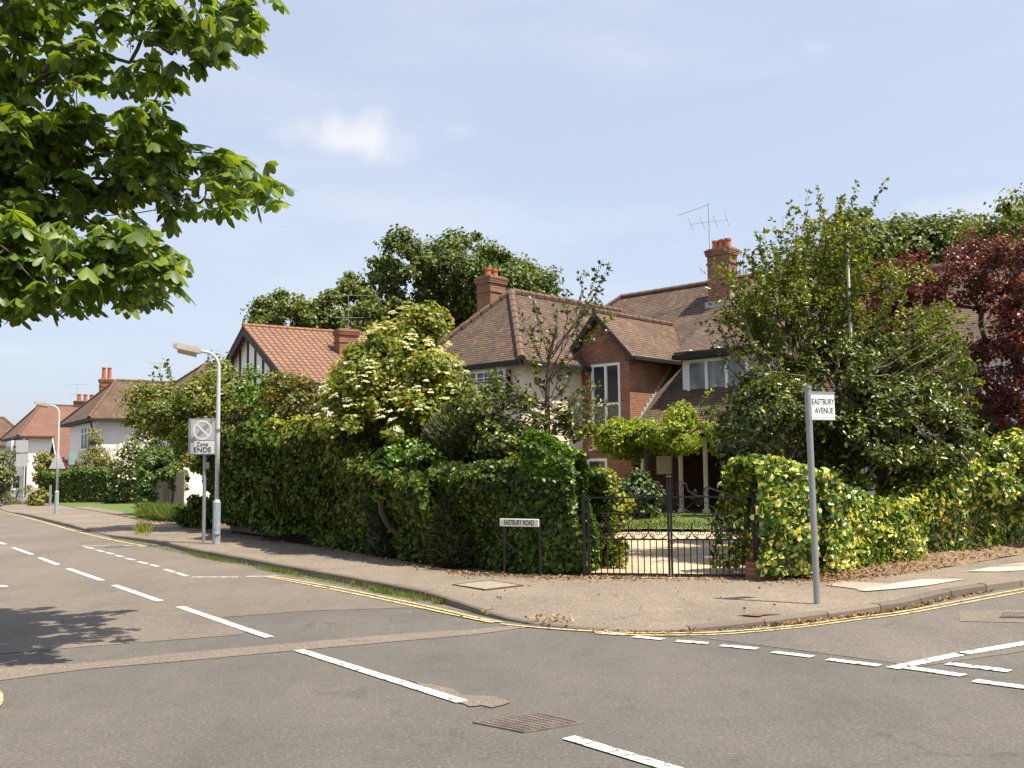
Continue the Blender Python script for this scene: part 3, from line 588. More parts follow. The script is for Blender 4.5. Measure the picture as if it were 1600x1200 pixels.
# drive, lawn, front gardens
dr=[gp(918,903,.1),gp(1192,905,.1)]; 
sheet('gravel_drive',[dr[0],dr[1],dr[1]+Vector((1.5,3,0)),Vector((11,24,0)),gp(1330,832,.1),gp(900,832,.1),gp(900,850,.1)],.105,M['gravel'])
lw=[gp(955,829,.1),gp(1010,828,.1),gp(1180,829,.1),gp(1330,824,.1)]
L0=[Vector((p.x,p.y,.13)) for p in lw]; L1=[Vector((p.x+.5,p.y+3.4,.30)) for p in lw]; L2=[Vector((p.x+3,p.y+14,.30)) for p in lw]; V=L0+L1+L2; Fc=[]
for r in range(2):
    for i in range(3): Fc.append((r*4+i,r*4+i+1,(r+1)*4+i+1,(r+1)*4+i))
tag(mkmesh('lawn',V,Fc,M['lawn']),kind='structure')
fl=[gp(93,789,.1),gp(141,797,.1),gp(160,801,.1),gp(222,812,.1),gp(300,812,.1),gp(300,786,.1),gp(80,786,.1)]
sheet('front_lawn',fl,.112,M['lawn'])
sheet('front_path',[gp(*p,.1) for p in ((112,793),(150,799),(215,811),(190,800),(140,792))],.116,M['pave'])
# inspection cover, manhole, gully
def cover(name,label,cat_,quad,z,mat,fmat,nx,ny,treads=True):   # frame, plate and raised treads
    Q=[gp(*p,z) for p in quad]; c=sum(Q,Vector())/4; t=thing(name,label,cat_,(c.x,c.y,z),0)
    q=[p-c for p in Q]; q=[Vector((p.x,p.y,0)) for p in q]
    L3=lambda u,v,h: (q[0].lerp(q[1],u)).lerp(q[3].lerp(q[2],u),v)+Vector((0,0,h))
    mb=MB(); e=.045
    for (u0,u1,v0,v1) in ((0,1,0,e),(0,1,1-e,1),(0,e,e,1-e),(1-e,1,e,1-e)): mb.prism([L3(u0,v0,.010),L3(u1,v0,.010),L3(u1,v1,.010),L3(u0,v1,.010)],(0,0,-.02))
    mb.build('frame',fmat,t)
    mb=MB(); mb.prism([L3(e,e,.006),L3(1-e,e,.006),L3(1-e,1-e,.006),L3(e,1-e,.006)],(0,0,-.02)); mb.build('plate',mat,t)
    if treads:
        mb=MB()
        for i in range(nx):
            for j in range(ny):
                u=e+.03+(i+.12)/nx*(1-2*e-.06); v=e+.03+(j+.12)/ny*(1-2*e-.06); du=.76/nx*(1-2*e-.06); dv=.76/ny*(1-2*e-.06)
                mb.prism([L3(u,v,.0105),L3(u+du,v,.0105),L3(u+du,v+dv,.0105),L3(u,v+dv,.0105)],(0,0,-.006))
        mb.build('tread',M['castiron'],t)
    return t
M['castiron']=plain('cast_iron',(.16,.13,.11),.65,.3,.3,9,.3); M['castdark']=plain('cast_iron_dark',(.09,.075,.07),.7,.3,.3,9)
cover('manhole_cover','large rectangular cast iron manhole cover with raised studs in the middle of the road','manhole cover',[(738,1130),(818,1146),(912,1131),(842,1115)],.001,M['castdark'],M['castiron'],11,8)
cover('inspection_cover','flat concrete-filled inspection cover in the pavement near the low street nameplate','inspection cover',[(706,914),(758,922),(818,915),(765,907)],.105,M['cover_fill'],M['castdark'],1,1,False)
cover('drain_grate','slotted cast iron drain grate in the avenue gutter at the right edge','drain grate',[(1562,965),(1622,966),(1622,959),(1566,958)],.014,M['castdark'],M['castiron'],9,1)
# ------------------------------------------------ buildings
def wall_faces(mb,o,d,Ln,z0,z1,ops=(),dep=.10):
    """vertical wall from o along d (outside on the right hand of d), with openings (u0,u1,za,zb) and reveals"""
    o=Vector(o); d=Vector(d).normalized(); nrm=Vector((d.y,-d.x,0)); xs=sorted({0,Ln,*[v for a in ops for v in a[:2]]}); zs=sorted({z0,z1,*[v for a in ops for v in a[2:4]]})
    pt=lambda u,z,k=0: o+d*u+Vector((0,0,z))-nrm*k
    for i in range(len(xs)-1):
        for j in range(len(zs)-1):
            cu=(xs[i]+xs[i+1])/2; cz=(zs[j]+zs[j+1])/2
            if any(a[0]<cu<a[1] and a[2]<cz<a[3] for a in ops): continue
            mb.add([pt(xs[i],zs[j]),pt(xs[i+1],zs[j]),pt(xs[i+1],zs[j+1]),pt(xs[i],zs[j+1])],[(0,1,2,3)])
    for (a,b,c,e) in [a[:4] for a in ops]:
        mb.add([pt(a,c),pt(b,c),pt(b,e),pt(a,e),pt(a,c,dep),pt(b,c,dep),pt(b,e,dep),pt(a,e,dep)],[(0,4,5,1),(1,5,6,2),(2,6,7,3),(3,7,4,0)])
def window(parent,o,d,u0,u1,z0,z1,cols=2,rows=1,fr=.07,glaze=0,rec=.06,sill=True,mat='white',bars=(0,0),rowf=None,curtain=False,name='window'):
    o=Vector(o); d=Vector(d).normalized(); nrm=Vector((d.y,-d.x,0)); X=d; R=Matrix(((X.x,nrm.x,0),(X.y,nrm.y,0),(0,0,1)))
    mb=MB(); c=lambda u,z,k: o+d*u+Vector((0,0,z))+nrm*k
    def bar(ua,ub,za,zb,th=.07,k=-rec): mb.box(c((ua+ub)/2,(za+zb)/2,k),(ub-ua,th,zb-za),R)
    bar(u0,u0+fr,z0,z1);bar(u1-fr,u1,z0,z1);bar(u0+fr,u1-fr,z0,z0+fr);bar(u0+fr,u1-fr,z1-fr,z1)
    for i in range(1,cols):
        u=u0+(u1-u0)*i/cols; bar(u-fr*.55,u+fr*.55,z0+fr,z1-fr,.066)
    rf=rowf or [j/rows for j in range(1,rows)]
    for f in rf:
        z=z0+(z1-z0)*f; bar(u0+fr,u1-fr,z-fr*.5,z+fr*.5,.062)
    if bars[0]:
        n=cols*bars[0]
        for i in range(1,n):
            if i%bars[0]: u=u0+(u1-u0)*i/n; bar(u-.014,u+.014,z0+fr,z1-fr,.03,-rec)
        for j in range(1,bars[1]): z=z0+(z1-z0)*j/bars[1]; bar(u0+fr,u1-fr,z-.014,z+.014,.028,-rec)
    w=mb.build(name,M[mat],parent)
    mb=MB(); mb.box(c((u0+u1)/2,(z0+z1)/2,-rec-.025),(u1-u0-.02,.008,z1-z0-.02),R); mb.build('pane',M['pane_curtain' if curtain else 'glass'],w)
    if sill:
        mb=MB(); mb.box(c((u0+u1)/2,z0-.035,.03),(u1-u0+.12,.20,.06),R); mb.build('sill',M[mat],w)
    return w
mC,Nc,Lc,bc=new_mat('pane_with_curtain'); nn_=noise(Nc,Lc,3.5,3,.5,sc=(1,1,.15)); rr_=ramp(Nc,[(.35,(.10,.11,.12)),(.65,(.27,.28,.29))]); Lc.new(nn_.outputs[0],rr_.inputs[0]); Lc.new(rr_.outputs[0],bc.inputs['Base Color']); bc.inputs['Roughness'].default_value=.08; M['pane_curtain']=mC
def slab(mb,pts,th=.10):
    P=[Vector(p) for p in pts]; n=(P[1]-P[0]).cross(P[2]-P[0]); 
    if n.z<0: P.reverse()
    k=len(P); V=P+[p-Vector((0,0,th)) for p in P]
    return mb.add(V,[tuple(range(k)),tuple(range(2*k-1,k-1,-1))]+[(i,i+k,(i+1)%k+k,(i+1)%k) for i in range(k)])
def ridge_run(mb,pts,r=.12):
    for a,b in zip(pts[:-1],pts[1:]):
        a=Vector(a);b=Vector(b); L_=(b-a).length; n=max(1,int(L_/.42))
        for i in range(n):
            p=a.lerp(b,i/n); q=a.lerp(b,(i+1)/n); mb.tube([p,q+(p-q)*.04],[r*1.08,r*.96],8)
def hiproof(mb,rg,x0,x1,y0,y1,ez,rz,axis='x',h0=3,h1=3,r=.12):
    """eave rectangle; ridge along axis, h0/h1 hip insets (0 = gable)"""
    sw=axis=='y'
    if sw: x0,x1,y0,y1=y0,y1,x0,x1
    f=(lambda x,y,z:(y,x,z)) if sw else (lambda x,y,z:(x,y,z))
    m=(y0+y1)/2; A=f(x0+h0,m,rz); B_=f(x1-h1,m,rz); c=[f(x0,y0,ez),f(x1,y0,ez),f(x1,y1,ez),f(x0,y1,ez)]
    slab(mb,[c[0],c[1],B_,A]); slab(mb,[c[2],c[3],A,B_])
    if h0: slab(mb,[c[3],c[0],A])
    if h1: slab(mb,[c[1],c[2],B_])
    ridge_run(rg,[A,B_],r)
    if h0: ridge_run(rg,[c[0],A],r); ridge_run(rg,[c[3],A],r)
    if h1: ridge_run(rg,[c[1],B_],r); ridge_run(rg,[c[2],B_],r)
def gutter(parent,segs,mat='black',h=.16,name='gutter'):
    mb=MB()
    for a,b in segs:
        a=Vector(a);b=Vector(b); d=(b-a).normalized(); nr=Vector((d.y,-d.x,0)); mb.prism([a,a+nr*.10,a+nr*.10-Vector((0,0,h)),a-nr*.02-Vector((0,0,h)),a-nr*.02],(b-a))
    return mb.build(name,M[mat],parent)
def chimney(parent,x,y,z0,z1,w,d,pots,mat='brick',rz=0,potr=.13,poth=.42):
    mb=MB(); h=z1-z0; mb.box((x,y,z0+h/2-.12),(w,d,h-.24))
    mb.box((x,y,z1-.55),(w+.07,d+.07,.075)); mb.box((x,y,z1-.20),(w+.10,d+.10,.075)); mb.box((x,y,z1-.12),(w+.13,d+.13,.080)); mb.box((x,y,z1-.045),(w+.17,d+.17,.07))
    s=mb.build('chimney',M[mat],parent); mb=MB(); mb.box((x,y,z1+.02),(w+.02,d+.02,.06)); mb.build('flaunching',M['concrete_dark'],s)
    n=pots; lw=w if w>=d else d
    for i in range(n):
        off=(i-(n-1)/2)*lw/max(n,1)*.86; px_,py_=(x+off,y) if w>=d else (x,y+off)
        k=MB(); k.tube([(px_,py_,z1+.03),(px_,py_,z1+.07),(px_,py_,z1+.08),(px_,py_,z1+poth-.08),(px_,py_,z1+poth-.07),(px_,py_,z1+poth)],[potr*1.15,potr*1.15,potr,potr*.88,potr*1.08,potr*1.08],12); k.build('chimney_pot',M['terracotta'],s,smooth=False)
    return s
M['concrete_dark']=plain('lichened_mortar',(.22,.19,.14),.9,0,.3,8)
def aerial(parent,base,top,kind,dirs=(1,0,0)):
    mb=MB(); b=Vector(base); t=Vector(top); mb.tube([b,t],.013,5); d=Vector(dirs).normalized(); s=Vector((-d.y,d.x,0)) 
    if kind=='yagi':
        a=t-Vector((0,0,.05)); e=a+d*1.25-Vector((0,0,.28)); mb.tube([a,e],.010,4)
        for i in range(13):
            p=a.lerp(e,(i+.6)/13); mb.tube([p-Vector((0,0,.11))+s*.05,p+Vector((0,0,.11))-s*.05],.006,4)
        c=t-Vector((0,0,.75)); mb.tube([c-d*.75,c+d*.75],.008,4)
        for k in (-.72,-.25,.25,.72): p=c+d*k; mb.tube([p-s*.35-Vector((0,0,.17)),p+s*.35+Vector((0,0,.17))],.006,4)
    else:
        for z,l in ((0,1.1),(1.05,.75)):
            c=t-Vector((0,0,z+.02)); mb.tube([c-d*l*.9,c+d*l],.012,4)
            for k in np.linspace(-.8,.9,6): p=c+d*l*k; mb.tube([p-s*.22,p+s*.22],.007,4)
    return mb.build('aerial',M['galv'],parent)

# ---- the corner house
HZ=math.atan2(.73,.68); HC=Vector((.30,33.0,0))
hs=thing('corner_house','large brick and cream rendered house with brown tiled hipped roofs behind the iron gates','house',HC,HZ)
# wing: cream render
ops=[(1.9,4.55,3.95,5.15)]
mb=MB(); wall_faces(mb,(0,5.2,0),(0,-1,0),5.2,0,5.35,[(2.05,4.75,3.95,5.12)]); wall_faces(mb,(0,0,0),(1,0,0),3.2,0,5.35); wall_faces(mb,(8,5.2,0),(-1,0,0),8,0,5.35)
mb.build('wing_wall',M['render_cream'],hs)
mb=MB(); rg=MB(); hiproof(mb,rg,-.38,10.2,-.38,5.58,5.38,8.35,'x',2.75,0,.15)
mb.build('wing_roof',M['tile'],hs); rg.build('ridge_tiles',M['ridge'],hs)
gutter(hs,[((-.38,5.6,5.34),(-.38,-.38,5.34)),((-.38,-.38,5.34),(3.3,-.38,5.34))])
mb=MB(); mb.bb((-.36,-.36,5.24),(8,5.56,5.30)); mb.build('soffit',M['timber'],hs)
# shallow bay with leaded casements on the wing end
mb=MB(); mb.bb((-.30,.45,3.2),(-.003,3.15,3.93)); mb.build('bay_apron',M['render_cream'],hs); mb=MB(); mb.bb((-.34,.42,5.13),(-.003,3.18,5.235)); mb.build('bay_head',M['render_cream'],hs)
window(hs,(-.30,3.15,0),(0,-1,0),0,2.7,3.95,5.12,4,2,.06,rec=.03,bars=(2,5),rowf=[.66],name='bay_window')
window(hs,(0,5.2,0),(0,-1,0),2.2,4.2,.9,2.2,3,1,.07)
# main block
fz=lambda p: 9.1-.932*(9.8-p)
mb=MB(); rg=MB()
slab(mb,[(9.8,3.05,9.1),(9.8,-4.6,9.1),(6.1,-8.3,fz(6.1)),(6.1,6.75,fz(6.1))]); slab(mb,[(6.1,-2.12,fz(6.1)),(6.1,-9.2,fz(6.1)),(3.1,-9.2,fz(3.1)),(3.1,-2.12,fz(3.1))])
slab(mb,[(9.8,3.05,9.1),(6.1,6.75,fz(6.1)),(13.5,6.75,fz(6.1))]); slab(mb,[(9.8,-4.6,9.1),(6.1,-8.3,fz(6.1)),(13.5,-8.3,fz(6.1))]); slab(mb,[(9.8,3.05,9.1),(9.8,-4.6,9.1),(13.5,-8.3,fz(6.1)),(13.5,6.75,fz(6.1))])
# dormer roof over the long window
slab(mb,[(4.35,-3.15,5.70),(4.35,-6.9,5.70),(9.3,-6.9,8.62),(9.3,-3.15,8.62)],.08)
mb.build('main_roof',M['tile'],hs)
ridge_run(rg,[(9.8,3.05,9.12),(9.8,-4.6,9.12)],.11); ridge_run(rg,[(9.8,3.05,9.12),(6.1,6.75,fz(6.1))],.11); ridge_run(rg,[(9.8,-4.6,9.12),(6.1,-8.3,fz(6.1))],.14)
rg.build('ridge_tiles',M['ridge'],hs)
mb=MB(); wall_faces(mb,(4.8,-3.2,0),(0,-1,0),3.65,3.9,5.6,[(.2,3.3,4.28,5.44)]); mb.build('dormer_wall',M['white'],hs)
window(hs,(4.8,-3.2,0),(0,-1,0),.2,3.3,4.28,5.44,4,1,.10,rec=-.02,curtain=True,name='dormer_window')
mb=MB(); mb.prism([(4.8,-3.2,4.0),(4.8,-3.2,5.6),(7.0,-3.2,6.9),(6.5,-3.2,fz(6.5))],(0,.05,0)); mb.build('dormer_cheek',M['tile_hang'],hs); mb=MB(); mb.prism([(4.8,-6.85,4.0),(4.8,-6.85,5.6),(7.0,-6.85,6.9),(6.5,-6.85,fz(6.5))],(0,-.05,0)); mb.build('dormer_cheek',M['tile_hang'],hs)
mb=MB(); mb.bb((4.30,-6.95,5.46),(4.80,-3.10,5.61)); mb.build('dormer_fascia',M['black'],hs)
for q in (-3.75,-4.85,-5.8):
    mb=MB(); mb.bb((4.25,q-.12,5.70),(4.42,q+.12,5.74)); mb.build('gutter_bracket',M['white'],hs)
mb=MB(); wall_faces(mb,(6.3,-2.1,0),(0,-1,0),7.2,.25,5.3); mb.build('porch_back_wall',M['brick_dark_and_shade'],hs)  # darker brick colour paints the porch shade onto this wall
for a_ in (((6.3,6.4,0),(0,-1,0),1.2),((6.3,-8,0),(1,0,0),7),((13.2,6.4,0),(-1,0,0),7)): mb=MB(); wall_faces(mb,*a_,0,5.6); mb.build('main_wall',M['brick'],hs)
# brick gable bay
mb=MB(); wall_faces(mb,(3.2,.38,0),(0,-1,0),2.48,0,5.72,[(.82,2.08,2.45,5.42),(.55,1.45,1.25,2.12)],.12); wall_faces(mb,(3.2,-2.1,0),(1,0,0),3.1,0,5.72)
mb.add([(3.2,.38,5.72),(3.2,-2.1,5.72),(3.2,-.86,7.05)],[(0,1,2)])
mb.build('gable_wall',M['brick'],hs)
mb=MB()
for i in range(22):
    t0=math.pi*(i+.06)/22; t1=math.pi*(i+.94)/22; f=lambda t,r:(3.185,-1.07-math.cos(t)*r*1.0*-1 if False else -1.07+math.cos(t)*r,5.44+math.sin(t)*r*.85)
    mb.prism([f(t0,.72),f(t1,.72),f(t1,.95),f(t0,.95)],(.02,0,0))
mb.build('brick_arch',M['brick'],hs)
window(hs,(3.2,.38,0),(0,-1,0),.82,2.08,2.45,5.42,2,2,.09,rec=.03,rowf=[.52],name='tall_window')
window(hs,(3.2,.38,0),(0,-1,0),.55,1.45,1.25,2.12,1,1,.10,rec=.03)
mb=MB(); rg=MB(); pk_=7.26
slab(mb,[(2.88,-.86,pk_),(8.0,-.86,pk_),(6.05,-2.48,5.56),(2.88,-2.48,5.56)],.09); slab(mb,[(2.88,-.86,pk_),(8.0,-.86,pk_),(8.0,.76,5.56),(2.88,.76,5.56)],.09)
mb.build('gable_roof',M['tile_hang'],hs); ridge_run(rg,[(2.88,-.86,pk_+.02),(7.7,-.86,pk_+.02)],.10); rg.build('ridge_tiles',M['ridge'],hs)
mb=MB()
for s in (1,-1):
    mb.prism([(2.90,-.86,pk_-.10),(2.90,-.86+s*1.60,5.46),(2.90,-.86+s*1.60,5.32),(2.90,-.86,pk_-.26)],(.05,0,0))
mb.build('bargeboard',M['timber'],hs); gutter(hs,[((2.9,-2.48,5.54),(6.0,-2.48,5.54))],h=.12)
mb=MB(); mb.bb((2.9,-2.46,5.42),(6.1,-2.11,5.46)); mb.build('soffit',M['timber'],hs)
# stepped lead flashing down the side of the brick bay
mb=MB()
for i in range(16):
    p=3.25+i*.175; mb.bb((p,-2.125,fz(p)-.02),(p+.19,-2.112,fz(p)+.22))
mb.build('flashing',M['lead'],hs)
# porch under the catslide
mb=MB(); mb.bb((2.9,-9.2,0),(6.29,-2.12,.25)); mb.build('porch_floor',M['brick'],hs)
for q in (-2.45,-3.96,-4.9,-6.1,-7.6):
    mb=MB(); mb.bb((3.32,q-.055,.25),(3.43,q+.055,2.85)); mb.bb((3.28,q-.09,.25),(3.47,q+.09,.42)); bevel(mb.build('porch_post',M['render_cream'],hs),.01)
mb=MB(); mb.bb((3.25,-9.2,2.78),(3.48,-2.2,2.93)); mb.build('porch_beam',M['timber'],hs)
mb=MB(); mb.bb((6.18,-4.0,.25),(6.27,-3.0,2.35)); dd=mb.build('front_door',M['timber'],hs); mb=MB(); mb.box((6.16,-3.9,1.25),(.03,.03,.14)); mb.build('handle',M['galv'],dd)
window(hs,(6.3,-2.1,0),(0,-1,0),2.6,3.6,1.1,2.3,2,1,.07,rec=-.03); window(hs,(6.3,-2.1,0),(0,-1,0),4.6,6.0,1.1,2.3,3,1,.07,rec=-.03)
mb=MB(); mb.bb((3.46,-3.55,1.55),(3.49,-2.95,2.15)); mb.build('noticeboard',plain('old_board',(.36,.31,.22),.8,0,.2,4),hs); mb=MB(); mb.bb((3.46,-3.62,.3),(3.5,-3.55,2.8)); mb.build('trellis_post',M['timber'],hs)
gutter(hs,[((3.1,-2.12,fz(3.1)-.02),(3.1,-9.2,fz(3.1)-.02))],h=.10)
# right-hand wing, mostly behind the shrubs
mb=MB(); wall_faces(mb,(5.6,-8.6,0),(0,-1,0),9,0,5.2,[(2.2,4.2,3.4,4.6),(5.6,7.6,3.4,4.6),(2.2,4.2,.9,2.2)]); wall_faces(mb,(5.6,-17.6,0),(1,0,0),6,0,5.2); mb.build('right_wing_wall',M['render_white'],hs)
for a in ((2.2,4.2,3.4,4.6),(5.6,7.6,3.4,4.6),(2.2,4.2,.9,2.2)): window(hs,(5.6,-8.6,0),(0,-1,0),*a,3,1,.07)
mb=MB(); rg=MB(); hiproof(mb,rg,5.1,12.1,-18.1,-5.0,5.15,8.15,'y',3.3,0,.14); mb.build('right_wing_roof',M['tile'],hs); rg.build('ridge_tiles',M['ridge'],hs); gutter(hs,[((5.1,-9.3,5.1),(5.1,-18.1,5.1))])
ch=chimney(hs,8.9,-2.45,7.6,10.12,.62,.95,3,'brick',poth=.40)
mb=MB()
for s in (-1,1): mb.prism([(8.59,-2.45+s*.48,fz(8.59)-.02),(9.22,-2.45+s*.48,fz(9.22)-.02),(9.22,-2.45+s*.48,fz(9.22)+.28),(8.59,-2.45+s*.48,fz(8.59)+.28)],(0,s*.012,0))
mb.bb((8.46,-3.0,fz(8.5)-.04),(8.585,-1.9,fz(8.5)+.20)); mb.build('flashing',M['lead'],hs)
aerial(hs,(9.0,-1.85,9.0),(9.0,-1.85,12.1),'yagi',(-.3,1,0))
chimney(hs,2.4,3.65,5.5,9.0,.85,.70,2,'brick',poth=.36)
# external white waste pipe / flue
# ---- tall white pole
c=at(1329,515,17.9); pl=thing('white_pole','tall thin white pole with a small cap rising behind the holly shrub','pole',(c.x,c.y,.06)); top=at(1324,388,17.9).z
mb=MB(); mb.tube([(0,0,0),(0,0,top-.06)],.027,10); mb.build('shaft',M['white'],pl); mb=MB(); mb.tube([(0,0,top-.06),(0,0,top-.04),(0,0,top+.02)],[.027,.045,.034],10); mb.build('cap',M['white'],pl)

# ---- street houses in the road's own axes: local x = V_ (right), y = U (away)
SZ=math.atan2(V_.y,V_.x)
def house(label,origin,x1,y1,ez,rz,roof,walls,over=.6,h0=3,h1=3,ridge='ridge',group=None,y0=0,name='house'):
    h=thing(name,label,'house',(origin.x,origin.y,0),SZ,group)
    mb=MB(); wall_faces(mb,(0,y1,0),(0,-1,0),y1-y0,0,ez,[]); wall_faces(mb,(0,y0,0),(1,0,0),x1,0,ez); wall_faces(mb,(x1,y0,0),(0,1,0),y1-y0,0,ez); wall_faces(mb,(x1,y1,0),(-1,0,0),x1,0,ez); mb.build('wall',M[walls],h)
    mb=MB(); rg=MB(); hiproof(mb,rg,-over,x1+over,y0-over,y1+over,ez,rz,'x',h0,h1,.13); mb.build('roof',M[roof],h); rg.build('ridge_tiles',M[ridge],h)
    mb=MB(); mb.bb((-over+.02,y0-over+.02,ez-.22),(x1+over-.02,y1+over-.02,ez-.12)); mb.build('soffit',M['timber'],h)
    return h
c=at(139,652,70); cA=Vector((c.x,c.y,0))+V_*.7+U*.7
A=house('white rendered house with steep brown hipped roof and one tall-potted chimney behind the square hedge',cA,13,9.6,5.9,9.1,'tile_brown','render_white',.7,3.0,3.0)
window(A,(0,9.6,0),(0,-1,0),4.6,9.3,3.75,5.45,4,2,.09,rec=-.05,rowf=[.7]); window(A,(0,9.6,0),(0,-1,0),6.4,9.0,.9,2.3,4,1,.09,rec=-.05)
window(A,(0,0,0),(1,0,0),6.0,7.6,3.9,5.2,2,1,.09,rec=-.05)
mb=MB(); mb.bb((-.06,.2,3.55),(-.01,3.6,3.68)); mb.tube([(-.05,-.03,4.6),(-.35,-.35,5.0),(-.62,-.6,5.75)],.07,5); mb.build('eaves_bracket',M['timber'],A)
chimney(A,2.2,7.6,6.2,9.4,.95,.6,2,'brick',potr=.16,poth=.95)
mb=MB(); aerial(A,(5.6,4.8,8.9),(5.6,4.8,10.6),'bar',(1,.2,0))
c=at(28,680,91); cB=Vector((c.x,c.y,0))+V_*.6+U*.6
Bh=house('white house with rust-red hipped roof and projecting front bay, leftmost big house',cB,9,9.8,5.6,8.8,'tile_rust','render_white',.6,2.6,2.6,'ridge')
mb=MB(); mb.bb((-.9,.9,0),(0,4.0,5.2)); mb.build('bay',M['render_white'],Bh)
for z0,z1 in ((3.2,4.8),(.7,2.0)):
    window(Bh,(-.9,4.0,0),(0,-1,0),.25,2.85,z0,z1,4,1,.09,rec=-.05); window(Bh,(-.9,.9,0),(1,0,0),.1,.85,z0,z1,1,1,.09,rec=-.05)
window(Bh,(0,9.8,0),(0,-1,0),1,3.4,3.3,4.8,3,1,.09,rec=-.05)
mb=MB(); mb.bb((1.7,-.14,4.3),(1.95,-.01,4.75)); mb.build('alarm_box',M['white'],Bh)
mb=MB(); mb.tube([(.25,-.06,0),(.25,-.06,5.3)],.06,6); mb.build('drainpipe',M['black'],Bh)
chimney(Bh,6.2,5.0,7.5,9.3,2.0,.6,3,'brick_dark_and_shade',poth=.7,potr=.2); aerial(Bh,(5.4,5,9.2),(5.4,5,11.0),'bar',(1,0,0))
# lower gabled garage between the two white houses
c=at(98,700,80); gq=thing('garage','low garage with rust-tiled gable and white bargeboard between the two white houses','garage',(c.x,c.y,0),SZ)
mb=MB(); wall_faces(mb,(0,5,0),(0,-1,0),5,0,2.6); wall_faces(mb,(0,0,0),(1,0,0),6,0,2.6); mb.build('wall',M['render_white'],gq); mb=MB(); mb.add([(0,0,2.6),(0,2.5,4.9),(0,5,2.6)],[(0,1,2)]); mb.build('gable',M['tile_hang'],gq)
mb=MB(); rg=MB(); hiproof(mb,rg,-.3,6,-.4,5.4,2.5,5.1,'x',0,0,.1); mb.build('roof',M['tile_rust'],gq); mb=MB()
for a,b in (((-.32,-.45,2.25),(-.32,2.5,4.95)),((-.32,5.45,2.25),(-.32,2.5,4.95))): mb.prism([a,b,(b[0],b[1],b[2]-.28),(a[0],a[1],a[2]-.28)],(-.05,0,0))
mb.build('bargeboard',M['white'],gq)
c=at(-10,668,118); cC=Vector((c.x,c.y,0)); Ch=house('distant dark-roofed house glimpsed past the left edge behind the rust-roofed one',cC-V_*5,9,9,5.6,9.2,'tile_brown','render_cream',.6,3,3)
window(Ch,(0,0,0),(1,0,0),3,5,3.3,4.8,3,1,.09,rec=-.05)
cE=Vector((-20.85,56.2,0))+V_*2.6+U*1.2
E=house('house whose brown hipped roof shows above the garden trees left of the timbered gable',cE,12,7.2,6.3,8.8,'tile_brown','render_white',.6,3,3)
window(E,(0,7.2,0),(0,-1,0),4,6.5,3.6,5,3,1,.09,rec=-.05); window(E,(0,0,0),(1,0,0),2,4,3.6,5,3,1,.09,rec=-.05)
M['ridge_red']=plain('red_ridge',(.26,.12,.068),.85,0,.15,4)
# timbered gable house
c=at(379,508,45.6); G=thing('timbered_house','house with black timbered white gable and orange-red pantiled roof above the tall hedge','house',(c.x,c.y,0),SZ)
rzG=c.z; s_=.55; hw=5.6; ezG=rzG-s_*hw; Lg=12
mb=MB(); rg=MB(); hiproof(mb,rg,0,Lg,-hw,hw,ezG,rzG,'x',0,0,.11); mb.build('roof',M['tile_red'],G); rg.build('ridge_tiles',M['ridge_red'],G)
mb=MB(); wall_faces(mb,(.45,5.2,0),(0,-1,0),10.4,0,ezG+.1); wall_faces(mb,(.45,-5.2,0),(1,0,0),Lg-1,0,ezG+.1); zt=lambda y: rzG-.1-s_*abs(y); mb.add([(.45,5.2,ezG+.1),(.45,-5.2,ezG+.1),(.45,0,rzG-.12)],[(0,1,2)]); mb.build('wall',M['render_white'],G)
for i,y in enumerate((-3.4,-2.5,-1.55,-.55,.45,1.5,2.6)):
    mb=MB(); mb.bb((.40,y-.09,3.2),(.447,y+.09,zt(y)-.05)); mb.build('timber_strip',M['timber'],G)
mb=MB()
for s in (1,-1): mb.prism([(.02,0,rzG-.11),(.02,s*hw,ezG-.11),(.02,s*hw,ezG-.42),(.02,0,rzG-.45)],(.06,0,0))
mb.build('bargeboard',M['timber'],G)
window(G,(.45,5.2,0),(0,-1,0),4.2,6.2,3.4,4.6,3,1,.08,rec=-.05)
chg=chimney(G,4.15,-2.3,5.5,8.35,.95,.62,1,'brick',poth=.12); aerial(G,(4.25,-2.3,8.4),(4.25,-2.3,10.05),'bar',(.9,-.5,0))
